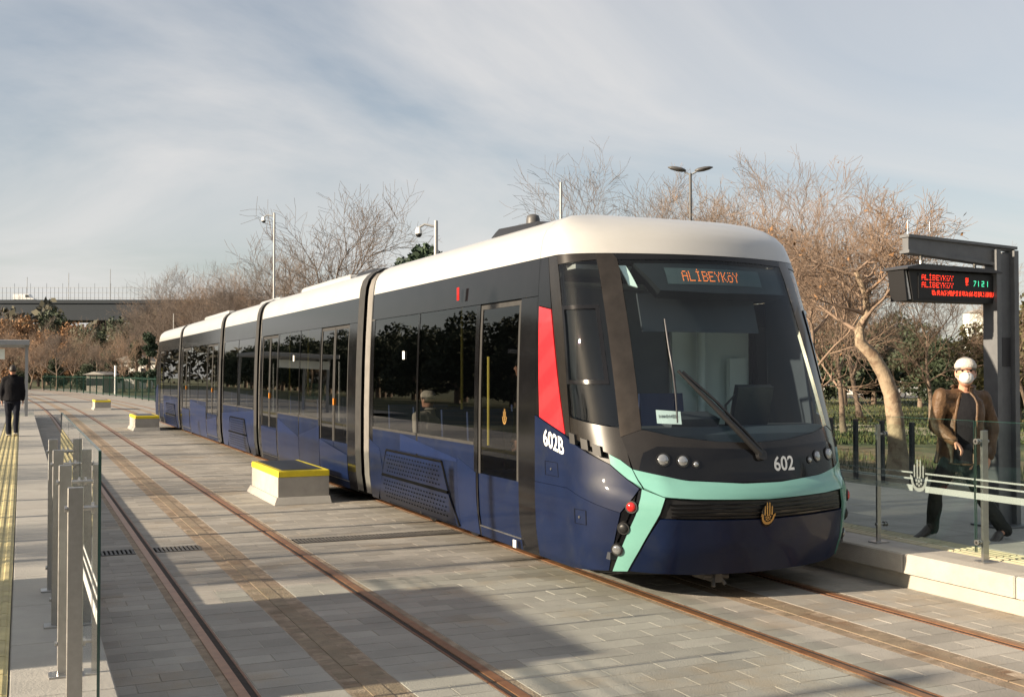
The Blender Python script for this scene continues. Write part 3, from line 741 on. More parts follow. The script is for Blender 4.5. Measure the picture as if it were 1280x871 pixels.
cabpart(MB().box(4.52, 4.86, 9.42, 9.455, 1.30, 2.70), 'partition_panel', 'interior', 0, part_)
cabpart(MB().tube([(6.20,9.30,.42),(6.20,9.30,2.4)], .045, 10), 'partition_post', 'interior_pale', 60, part_)
cabpart(MB().obox((6.62,9.30,1.75),(.10,0,0),(0,.03,0),(0,0,.28)), 'partition_box', 'interior_pale', 0, part_)
cabpart(MB().box(XC-1.18, XC+1.18, 8.6, 9.46, 2.80, 2.84), 'cab_ceiling', 'interior', 0)
cabpart(MB().obox((XC+.0,8.46,2.42),(.62,0,0),(0,.01,.0),(0,.05,.17)), 'sun_blind', 'interior_dark', 0)
# destination display
hz = cabpart(patch(cab_surf, [(-.62,2.615),(0,2.60),(1.0,2.615)], [(-.82,2.86),(0,2.87),(1.0,2.86)], 16, 2, -.03, .16), 'destination_display', 'screen_black', 0)
cabpart(sheet(cab_surf, [(-.53,2.672),(.62,2.672)], [(-.53,2.822),(.62,2.822)], 12, 2, -.026), 'display_field', 'led_field', 0, hz)
cabpart(decal(cab_surf, -.02, 2.748, [[(u-.0036, v-.0036), (u+.0036, v-.0036), (u+.0036, v+.0036), (u-.0036, v+.0036)] for u, v in [(a*.92, b*1.15) for a, b in dots('ALİBEYKÖY', .0122)]], -.022), 'display_text', 'led_orange', 0, hz)
cabpart(patch(cab_surf, [(-.92,2.66),(-.84,2.64)], [(-.97,2.84),(-.90,2.84)], 2, 3, -.035, .02), 'cab_mirror', 'interior_pale', 0)
pw = cabpart(sheet(cab_surf, [(-.93,1.475),(-.70,1.465)], [(-.92,1.585),(-.69,1.57)], 4, 2, -.012), 'notice_card', 'paper', 0)
mm = MB(); rr = random.Random(3); u = -.085
while u < .08:
    w = rr.uniform(.004, .012); h = rr.uniform(.006, .016)
    q = decal(cab_surf, -.81, 1.53, [[(u, -h), (u+w*.5, -h), (u+w*.5, h), (u, h)]], -.009); mm.add(q.v, q.f); u += w
cabpart(mm, 'notice_print', 'plastic', 0, pw)

# --- car bodies
Z_SILL, Z_WB, Z_WT, Z_BAND = .22, 1.16, 2.585, 2.93
def body_side(sg, y0, y1, items, livery, vents=()):
    """items: ordered (kind, ya, yb) along y; 'w' window, 'd' door with two leaves, 's' single door"""
    S = side_surf(sg); R = lambda a, b, c, d, off=0., th=.03, n=1, m=6: patch(S, [(a, c), (b, c)], [(a, d), (b, d)], n, m, off, th)
    part = lambda mb, name, mat, parent=None, sm=40: mb.build(name, mat, parent or tram, sm)
    part(R(y0, y1, Z_WT+.006, Z_BAND, 0, .03, 2, 4), 'cantrail', 'black_gloss')
    y = y0
    for kind, a, b in items:
        if a-y > .03: part(R(y, a, Z_SILL, Z_WT, 0, .03, 1, 10), 'side_pillar', 'black_gloss')
        if kind == 'w':
            part(R(a, b, Z_SILL, Z_WB-.004, 0, .03, 2, 6), 'side_panel', 'navy')
            w = part(sheet(S, [(a+.006, Z_WB), (b-.006, Z_WB)], [(a+.006, Z_WT), (b-.006, Z_WT)], 1, 8, -.004), 'side_window', 'side_glass', None, 180)
            part(R(a, b, Z_WB-.02, Z_WB+.012, .003, .02, 1, 1), 'window_rail', 'rubber', w)
        else:
            n = 2 if kind == 'd' else 1; lw = (b-a)/n
            for k in range(n):
                p0, p1 = a+k*lw+.008, a+(k+1)*lw-.008
                d = part(R(p0, p1, .33, .86, -.010, .03, 1, 4), 'door', 'navy')
                part(sheet(S, [(p0+.05, .865), (p1-.05, .865)], [(p0+.05, 2.53), (p1-.05, 2.53)], 1, 8, -.014), 'door_glass', 'side_glass', d, 180)
                f = MB()
                for q in (R(p0, p0+.05, .86, 2.575, -.008, .03), R(p1-.05, p1, .86, 2.575, -.008, .03), R(p0+.05, p1-.05, 2.53, 2.575, -.008, .03)): f.add(q.v, q.f)
                part(f, 'door_frame', 'rubber', d)
                hx = XC+sg*(1.325-.06); hy = p1-.14 if (k == 0) == (sg < 0) else p0+.14
                part(MB().tube([(hx, hy, 1.15), (hx, hy, 2.05)], .014, 6), 'handrail', 'grab' if n == 1 else 'steel', d, 60)
                if n == 2 and k == 0:
                    part(MB().box(XC+sg*1.318-.012, XC+sg*1.318+.012, p1-.05, p1-.005, 1.40, 1.50), 'door_button', 'amber', d)
            part(R(a, b, Z_SILL, .318, 0, .03, 1, 2), 'door_sill', 'navy')
            part(R(a, b, .319, .329, .006, .05, 1, 1), 'door_step_edge', 'steel')
        y = b
    if y1-y > .03: part(R(y, y1, Z_SILL, Z_WT, 0, .03, 1, 10), 'side_pillar', 'black_gloss')
    for bot, top, mt in livery: part(patch(S, bot, top, 10, 4, .004, .003), 'livery_facet', mt)
    for va, vb in vents:                                       # perforated flap over the bogie
        fr = MB()
        for z0, z1, ia, ib in ((.26, .56, .0, .0), (.585, .87, .16, .16)):
            pass
        lo = patch(S, [(va, .25), (vb, .25)], [(va+.24, .56), (vb-.24, .56)], 6, 4, .012, .012)
        p1_ = part(lo, 'bogie_flap', 'blue_mid')
        up_ = patch(S, [(va+.26, .59), (vb-.26, .59)], [(va+.44, .885), (vb-.44, .885)], 6, 4, .012, .012)
        p2_ = part(up_, 'bogie_flap', 'blue_mid')
        for pz0, pz1, ins, par in ((.30, .53, .32, p1_), (.63, .86, .50, p2_)):
            h = MB(); rr_ = 0
            zz_ = pz0
            while zz_ < pz1:
                yy = va+ins+(.05 if rr_ % 2 else 0)
                while yy < vb-ins:
                    x = XC+sg*(body_w(zz_)+.0145)
                    h.add([(x, yy, zz_), (x, yy+.045, zz_), (x, yy+.045, zz_+.018), (x, yy, zz_+.018)], [(0,1,2,3)]); yy += .10
                zz_ += .05; rr_ += 1
            o = part(h, 'perforation', 'dark', par, 0); o['kind'] = 'stuff'
        rim = MB()
        for (ya, za, yb, zb) in ((va, .24, va+.44, .90), (vb, .24, vb-.44, .90), (va+.44, .90, vb-.44, .90), (va+.25, .575, vb-.25, .575)):
            rim.tube([(XC+sg*(body_w(za)+.008), ya, za), (XC+sg*(body_w(zb)+.008), yb, zb)], .015 if za < .5 or za > .8 else .020, 6)
        part(rim, 'flap_seam', 'dark', p1_)

def roof(y0, y1):
    zs = [2.935, 3.0, 3.06, 3.12, 3.16, 3.20, 3.24, 3.28, 3.31, 3.335, 3.352, 3.365]
    prof = [(-body_w(z), z) for z in zs]+[(body_w(z), z) for z in zs[::-1]]
    MB().loft([[(XC+x, y, z) for x, z in prof] for y in (y0, y1)]).build('roof', 'white_roof', tram, 40)
    MB().box(XC-1.24, XC+1.24, y0, y1, 2.915, 2.932).build('cantrail_gutter', 'rubber', tram)
    MB().box(XC-1.20, XC+1.20, y0, y1, 2.70, 2.73).build('ceiling', 'interior', tram)
    MB().box(XC-1.28, XC+1.28, y0, y1, .30, .335).build('floor', 'interior_dark', tram)
    MB().box(XC-1.12, XC+1.12, y0+.1, y1-.1, .16, .30).build('underframe', 'dark', tram)

def seats(ys, sg=-1):
    for y in ys:
        for x in (XC+sg*.98, XC+sg*.55):
            s_ = MB().obox((x, y, .80), (.20, 0, 0), (0, .20, 0), (0, 0, .035)).build('seat', 'fabric_blue', tram)
            MB().obox((x, y+.20, 1.14), (.20, 0, 0), (0, .025, 0), (0, .03, .32)).build('seat_back', 'fabric_blue', s_)
            MB().box(x-.04, x+.04, y-.04, y+.04, .335, .77).build('seat_leg', 'steel_dark', s_)

for sg in (-1, 1):
    body_side(sg, 9.135, 14.38, [('s', 9.50, 10.52), ('w', 10.62, 12.40), ('w', 12.46, 14.22)],
              [([(10.56,.225),(11.08,.225)], [(10.56,.86),(11.08,.98)], 'blue_mid'), ([(11.10,.93),(13.05,.93)], [(11.10,.96),(13.05,1.135)], 'blue'), ([(13.6,.225),(14.37,.225)], [(13.9,.90),(14.37,1.0)], 'blue_mid')], vents=[(11.12, 14.02)])
    body_side(sg, 15.02, 21.92, [('d', 15.48, 17.10), ('w', 17.18, 18.50), ('w', 18.56, 20.20), ('d', 20.30, 21.72)],
              [([(18.52,.24),(20.2,.24)], [(18.52,.80),(20.2,1.05)], 'blue'), ([(17.12,.24),(18.50,.24)], [(17.12,1.05),(18.50,.84)], 'blue_mid'), ([(20.32,.34),(21.70,.34)], [(20.32,.82),(21.70,.85)], 'blue'), ([(15.49,.34),(17.09,.34)], [(15.49,.70),(17.09,.85)], 'blue')])
    body_side(sg, 22.42, 26.28, [('w', 22.55, 24.32), ('w', 24.38, 26.15)], [([(22.45,.225),(26.25,.225)], [(22.45,1.12),(26.25,.95)], 'blue')], vents=[(23.0, 25.6)])
    body_side(sg, 26.80, 33.70, [('d', 27.1, 28.7), ('w', 28.78, 30.2), ('w', 30.26, 31.7), ('d', 31.8, 33.4)],
              [([(28.8,.24),(31.68,.24)], [(28.8,1.0),(31.68,1.12)], 'blue'), ([(27.12,.34),(28.68,.34)], [(27.12,.82),(28.68,.70)], 'blue'), ([(31.82,.34),(33.38,.34)], [(31.82,.85),(33.38,.85)], 'blue')])
    body_side(sg, 34.22, 39.47, [('w', 34.38, 36.14), ('w', 36.20, 37.98), ('s', 38.08, 39.10)], [([(34.25,.225),(37.9,.225)], [(34.25,1.1),(37.9,.95)], 'blue')], vents=[(34.6, 37.5)])
for a, b in ((9.135, 14.38), (15.02, 21.92), (22.42, 26.28), (26.80, 33.70), (34.22, 39.47)): roof(a, b)
seats((10.95, 11.75, 12.75, 13.75)); seats((17.6, 18.6, 19.6)); seats((22.9, 23.8, 24.8, 25.7)); seats((29.2, 30.2, 31.2)); seats((34.8, 35.8, 36.8))
seats((11.2, 12.2, 13.2), 1); seats((17.6, 19.2), 1); seats((23.2, 25.2), 1)
for y in (10.56, 12.43, 15.4, 17.15, 20.25, 21.8): MB().tube([(XC-.75, y, .33), (XC-.75, y, 2.70)], .017, 8).build('grab_pole', 'grab', tram, 60)
# bellows
for a, b in ((14.38, 15.02), (21.92, 22.42), (26.28, 26.80), (33.70, 34.22)):
    zs = [.24, .5, .8, 1.4, 2.0, 2.4, 2.7, 2.92, 3.05, 3.16, 3.24, 3.29, 3.33]
    rings = []; n = 6
    for k in range(n*2+1):
        y = a+(b-a)*k/(n*2); ins = .05 if k % 2 == 0 else .075
        prof = [(-(body_w(z)-ins), z) for z in zs]+[((body_w(z)-ins), z) for z in zs[::-1]]
        rings.append([(XC+x, y, z-(.03 if z > 3 else 0)) for x, z in prof])
    bl = MB().loft(rings).build('bellows', 'rubber', tram)
    for k in range(7):  # pale ribs over dark rubber put the light on the folds into colour
        y = a+.03+(b-.27-a-.05)*k/6
        MB().tube([(XC-body_w(z)+.045, y, z) for z in zs[:-2]]+[(XC-.95, y, 3.28), (XC+.95, y, 3.28)]+[(XC+body_w(z)-.045, y, z) for z in zs[:-2][::-1]], .017, 5).build('bellows_rib', 'bellow', bl, 60)
    prof = [(-(body_w(z)+.008), z) for z in zs]+[((body_w(z)+.008), z) for z in zs[::-1]]
    MB().loft([[(XC+x, yy, z+.012) for x, z in prof] for yy in (b-.26, b+.02)], cap=False).build('bellows_frame', 'rubber', bl)
    for y in (a-.02,):
        prof = [(-(body_w(z)+.006), z) for z in zs]+[((body_w(z)+.006), z) for z in zs[::-1]]
        MB().loft([[(XC+x, yy, z+.01) for x, z in prof] for yy in (y, y+.03)], cap=False).build('bellows_collar', 'rubber', bl)
# roof gear
rg = MB().loft([[(XC-.97, y, 3.32), (XC-.15, y, 3.35), (XC-.2, y, z), (XC-.90, y, z-.02)] for y, z in ((9.75,3.37),(9.95,3.42),(10.95,3.46),(11.05,3.43))]).build('roof_fairing', 'plastic', tram)
MB().loft([[(4.93+r*math.cos(t), 10.55+r*math.sin(t), z-.13) for t in [2*math.pi*k/14 for k in range(14)]] for r, z in ((.075,3.56),(.072,3.64),(.062,3.675),(.025,3.69))]).build('antenna_dome', 'lamp_grey', rg, 60)
for y0, y1, x0 in ((17.0, 20.2, -.9), (22.7, 24.6, -.8), (28.2, 32.0, -.9)):
    MB().bbox(XC+x0, XC-x0, y0, y1, 3.35, 3.44, .04).build('roof_unit', 'white_roof', tram)
MB().loft([[(XC-.85, y, 3.36), (XC+.85, y, 3.36), (XC+.8, y, z), (XC-.8, y, z)] for y, z in ((15.6,3.38),(15.9,3.44),(16.7,3.44),(16.8,3.38))]).build('roof_unit', 'plastic', tram)
MB().tube([(4.75, 39.3, 3.3), (4.75, 39.3, 3.9)], .012, 6).build('antenna_rod', 'white_roof', tram)
for (a0, a1, z0, z1) in ((-2.72,-2.40,.98,1.10),(-2.05,-1.85,.62,.74)):
    q = MB()
    for b_, t_ in (([(a0,z0),(a1,z0)],[(a0,z0+.004),(a1,z0+.004)]), ([(a0,z1),(a1,z1)],[(a0,z1+.004),(a1,z1+.004)]), ([(a0,z0),(a0+.012,z0)],[(a0,z1),(a0+.012,z1)]), ([(a1,z0),(a1+.012,z0)],[(a1,z1),(a1+.012,z1)])):
        w_ = sheet(cab_surf, b_, t_, 3, 3, .0055); q.add(w_.v, w_.f)
    hs = q.build('hatch_seam', 'dark', tram)
    pz = cab_surf((a0+a1)/2, z0+.06, .004); nz_ = cabn((a0+a1)/2, z0+.06); MB().tube([pz, pz+nz_*.008], .011, 8).build('hatch_lock', 'steel', hs)
# small prints on the side
S_ = side_surf(-1)
MB().box(XC-1.3345, XC-1.331, 11.02, 11.09, 2.66, 2.80).build('marker_light', 'red_lens', tram)
MB().box(XC-1.330, XC-1.322, 9.545, 9.615, .235, .305).build('socket_cover', 'white', tram)
MB().box(XC-1.322, XC-1.318, 12.9, 12.98, 2.05, 2.15).build('window_sticker', 'paper', tram)
MB().box(XC-1.322, XC-1.318, 18.9, 18.98, 2.08, 2.18).build('window_sticker', 'paper', tram)
q = decal(S_, 9.85, 1.46, [[(u_*.13, v_*.16) for u_, v_ in pl] for pl in emblem_polys()], -.009); q.build('door_emblem', 'gold', tram)
m = MB()
for yw in (11.9, 13.3, 23.4, 25.2, 35.2, 36.9):
    for xr in (4.86, 6.36): m.tube([(xr-.05, yw, .30), (xr+.05, yw, .30)], .30, 20)
m.build('wheels', 'steel_dark', tram, 40)
# rear cab: the same parts turned about the middle of the tram
YM = (9.13+39.475)/2
TURN = Matrix.Translation((XC, YM, 0)) @ Matrix.Rotation(math.pi, 4, 'Z') @ Matrix.Translation((-XC, -YM, 0))
cmap = {}
for o in CAB:
    c = o.copy(); col.objects.link(c); cmap[o] = c
for o, c in cmap.items():
    if o.name.startswith('corner_panel'):
        c.data = o.data.copy(); c.data.materials.clear(); c.data.materials.append(M['black_gloss'])
    if o.parent is tram: c.matrix_basis = TURN
    else: c.parent = cmap[o.parent]

# ------------------------------------------------------------------ glass fences on the platforms
def fence_post(t, x, y, side, w=.032):
    """flat steel post with base plate and two clamps toward the glass (side +1/-1 in x)"""
    p = MB().bbox(x-w, x+w, y-.012, y+.012, PLAT+.012, 1.405, .003).build('post', 'steel', t)
    MB().bbox(x-.075, x+.075, y-.06, y+.06, PLAT, PLAT+.013, .003).build('base_plate', 'steel', p)
    for z in (PLAT+.17, 1.315):
        m = MB().tube([(x+side*w*.9, y, z), (x+side*.075, y, z)], .011, 8).tube([(x+side*.062, y, z), (x+side*.074, y, z)], .024, 12).tube([(x+side*.088, y, z), (x+side*.100, y, z)], .024, 12)
        m.tube([(x+side*.074, y, z), (x+side*.100, y, z)], .009, 8)
        m.build('clamp', 'steel', p, 50)
        MB().tube([(x-side*.012-side*w, y, z), (x-side*w, y, z)], .014, 8).build('bolt_cap', 'steel', p, 50)
def fence_pane(t, x, y0, y1, z1, emblem_at=None):
    g = MB().box(x-.006, x+.006, y0, y1, PLAT+.09, z1).build('glass_pane', 'fence_glass', t)
    e = MB(); 
    for a, b in ((y0-.003, y0-.0005), (y1+.0005, y1+.003)): e.box(x-.0062, x+.0062, a, b, PLAT+.09, z1)
    e.box(x-.0062, x+.0062, y0, y1, z1+.0005, z1+.003)
    e.build('pane_edge', 'glass_edge', g)
    b = MB()
    for z0, za in ((.835, .890), (.938, .952), (.992, 1.006)):
        if emblem_at is None: b.box(x-.0075, x-.0066, y0, y1, z0, za)
        else: b.box(x-.0075, x-.0066, y0, emblem_at-.075, z0, za).box(x-.0075, x-.0066, emblem_at+.075, y1, z0, za)
    b.build('frosted_band', 'frost', g)
    if emblem_at is not None:
        e = MB()
        for p in emblem_polys(): e.add([(x-.008, emblem_at-u*.26, .975+v*.30) for u, v in p], [tuple(range(len(p)))])
        e.build('pane_emblem', 'frost', g)
t = thing('glass_fence', (.225, 7.5, PLAT), 'glass fence with brushed steel posts beside the yellow tactile strip', 'glass fence')
for y in (5.05, 6.27, 7.50, 8.72): fence_post(t, .215, y, 1)
for a, b in ((4.96, 6.58), (6.60, 8.20), (8.22, 9.80)): fence_pane(t, .305, a, b, 1.56)
t = thing('glass_fence', (7.35, 7.0, PLAT), 'glass fence with frosted stripes and emblem in front of the man in the leather jacket', 'glass fence')
for y in (3.2, 4.4, 5.62, 6.86): fence_post(t, 7.375, y, -1, .034)
fence_post(t, 7.325, 8.06, 1, .022)
for y0, y1, e in ((3.4, 5.05, None), (5.08, 6.86, None), (6.88, 8.62, 7.50)): fence_pane(t, 7.285, y0, y1, 1.485, e)
t = thing('railing', (11.3, 12, PLAT), 'railing of dark posts and glass along the back of the platform', 'railing')
for y in (9.3, 10.2, 11.77, 12.35, 12.9, 13.45, 14.6, 15.8):
    MB().bbox(11.27, 11.33, y-.03, y+.03, PLAT, 1.20, .006).build('post', 'steel_dark', t)
MB().box(11.24, 11.252, 8.5, 16.5, PLAT+.1, 1.16).build('glass_pane', 'fence_glass', t)

# ------------------------------------------------------------------ concrete blocks with yellow rims between the tracks
def block(y, label):
    t = thing('concrete_block', (3.8, y, 0), label, 'block', 'yellow rimmed blocks between the tracks')
    MB().bbox(3.37, 4.12, y, y+1.95, .095, .385, .006).build('block_body', 'coping', t)
    MB().bbox(3.364, 4.126, y-.006, y+1.956, .386, .475, .014).build('painted_rim', 'yellow', t)
    MB().bbox(3.45, 4.04, y+.10, y+1.85, .476, .483, .003).build('lid', 'steel_dark', t)
    MB().loft([[(3.37-d, y-d*1.6, z), (4.12+d*.2, y-d*1.6, z), (4.12+d*.2, y+1.95+d, z), (3.37-d, y+1.95+d, z)] for d, z in ((.07, -.03), (.065, .004), (.02, .096))]).build('footing', 'concrete', t)
block(15.85, 'concrete block with yellow rim between the tracks alongside the second tram section')
block(37.6, 'concrete block with yellow rim just past the far end of the tram')
block(59.0, 'small looking concrete block with yellow rim on open paving well beyond the tram')

# ------------------------------------------------------------------ departure board on its gantry
t = thing('departure_board', (9.3, 8.4, PLAT), 'black red-lettered departure board hanging from a grey steel gantry', 'sign')
m = MB()
m.box(9.13, 9.19, 8.31, 8.49, PLAT, 3.15).box(9.38, 9.44, 8.31, 8.49, PLAT, 3.15).box(9.19, 9.38, 8.37, 8.43, PLAT, 3.12)
m.build('post', 'gantry', t)
m = MB(); fy = lambda a, b, d: (a, d, b)
m.prism([(8.0,3.10),(9.128,3.02),(9.128,3.152),(9.44,3.152),(9.44,3.165),(8.0,3.225)], fy, 8.36, 8.44)
m.prism([(7.985,3.226),(9.455,3.166),(9.455,3.195),(7.985,3.255)], fy, 8.335, 8.465)
m.prism([(7.985,3.07),(9.128,2.99),(9.128,3.02),(7.985,3.10)], fy, 8.335, 8.465)
m.build('arm', 'gantry', t)
MB().bbox(9.04, 9.52, 8.2, 8.6, PLAT, PLAT+.02, .004).build('base_plate', 'gantry', t)
MB().box(9.20, 9.37, 8.362, 8.369, 1.95, 2.25).build('service_panel', 'steel_dark', t)
for x in (8.20, 8.92): MB().tube([(x, 8.4, 2.93), (x, 8.4, 3.06)], .016, 8).build('hanger', 'steel', t)
for x in (8.03, 8.32): MB().tube([(x, 8.4, 3.25), (x, 8.4, 3.40)], .005, 6).build('bird_spike', 'steel', t)
# the board: wedge-shaped case turned slightly, canopy on top
m = MB().prism([(8.06,2.60),(9.20,2.60),(9.215,2.885),(8.00,2.905)], fy, 8.36, 8.60); cs = m.build('board_case', 'screen_black', t)
MB().prism([(8.03,2.615),(8.05,2.615),(7.99,2.895),(7.968,2.895)], fy, 8.38, 8.58).build('case_end', 'white', cs)
MB().prism([(7.985,2.60),(8.008,2.60),(7.972,2.90),(7.945,2.90)], fy, 8.37, 8.59).build('case_trim', 'screen_black', cs)
MB().prism([(7.93,2.925),(8.12,2.965),(9.05,2.945),(9.20,2.915),(9.20,2.905),(7.93,2.908)], fy, 8.30, 8.66).build('board_canopy', 'steel_dark', cs)
MB().box(8.12, 9.19, 8.354, 8.359, 2.625, 2.875).build('led_panel', 'screen_black', cs)
def led_rows(rows, name, mat, sz=.0036):
    mm = MB()
    for u, z in rows: mm.add([(u-sz, 8.3525, z-sz), (u+sz, 8.3525, z-sz), (u+sz, 8.3525, z+sz), (u-sz, 8.3525, z+sz)], [(0,1,2,3)])
    mm.build(name, mat, cs)['kind'] = 'stuff'
rr = random.Random(5); R1 = []
for zc in (2.835, 2.762):
    for u, v in dots('ALİBEYKÖY', .0079, skip=(2, 5)): R1.append((8.375+u, zc+v*.95))
for zc, k in ((2.845, 4), (2.815, 4), (2.78, 2)):
    for i in range(4):
        for j in range(k):
            if rr.random() < .8: R1.append((8.75+i*.0095, zc-j*.0085))
led_rows(R1, 'led_line', 'led_red', .0034)
R2 = []
u = 8.30
while u < 9.13:                                    # a running line too fine to read
    for j in range(6):
        if rr.random() < .62: R2.append((u, 2.664+j*.0085))
    u += .0088 if rr.random() < .84 else .022
led_rows(R2, 'led_running_line', 'led_red', .0034)
R3 = []
for c_, pat in ((8.86, '7'), (8.905, '1'), (8.97, '2'), (9.03, '1')):
    for i in range(4):
        for j in range(7):
            if (pat == '7' and (j == 6 or i == 3-(6-j)//2)) or (pat == '1' and i == 2) or (pat == '2' and (j in (0, 3, 6) or (i == 3 and j > 3) or (i == 0 and j < 3))):
                R3.append((c_+i*.0085, 2.768+j*.0082))
led_rows(R3, 'led_clock', 'led_green', .0033)

# ------------------------------------------------------------------ people
def remesh(mb, voxel, smooth=4, name='body'):
    me = mb.mesh(name); ob = bpy.data.objects.new('tmp', me); col.objects.link(ob)
    r = ob.modifiers.new('r', 'REMESH'); r.mode = 'VOXEL'; r.voxel_size = voxel; r.use_smooth_shade = True
    if smooth: s = ob.modifiers.new('s', 'SMOOTH'); s.iterations = smooth; s.factor = .5
    dg = bpy.context.evaluated_depsgraph_get(); dg.update()
    out = bpy.data.meshes.new_from_object(ob.evaluated_get(dg)); out.name = name
    bpy.data.objects.remove(ob); out.shade_smooth(); return out

from mathutils import noise as mnoise
def folds(me, amp, freq, seed=0.0):
    me.update()
    ns = [v.normal.copy() for v in me.vertices]
    for v, n_ in zip(me.vertices, ns):
        p = Vector((v.co.x*freq+seed, v.co.y*freq, v.co.z*freq*.55)); q = mnoise.noise(p)+.6*abs(mnoise.noise(p*2.3))-.25
        v.co += n_*(q*amp)
    me.update(); return me
def V(p): return np.array(p, float)
def unit(v): v = V(v); return v/np.linalg.norm(v)
def ring(c, r, f, a, b, n=20): return [V(c)+r*a*math.cos(t)+f*b*math.sin(t) for t in [2*math.pi*k/n for k in range(n)]]

def hand(m, wrist, d, palm_n, thumb_side, sc=1.0, curl=.5):
    """palm and five fingers; d = direction of the hand, palm_n = out of the palm, thumb_side = toward the thumb"""
    d, n, t = unit(d), unit(palm_n), unit(thumb_side)
    pc = V(wrist)+d*.045*sc
    m.ell(pc, (.040*sc, .052*sc, .018*sc), 12, 8, axes=[t, d, n])
    for k, (off, ln) in enumerate(((.028, .070), (.010, .078), (-.009, .073), (-.027, .058))):
        p = V(wrist)+d*.082*sc+t*off*sc; dd = d.copy()
        for j, fr in enumerate((.45, .32, .25)):
            dd = unit(dd+n*curl*(.35+.35*j)); q = p+dd*ln*fr*sc
            m.capsule(p, q, (.0095-.001*j)*sc, (.0088-.001*j)*sc, 8); p = q
    p = V(wrist)+d*.028*sc+t*.034*sc; dd = unit(d*.7+t*.7+n*.2)
    for ln in (.036, .030): q = p+dd*ln*sc; m.capsule(p, q, .0115*sc, .0100*sc, 8); p = q; dd = unit(dd+d*.5+n*.4)

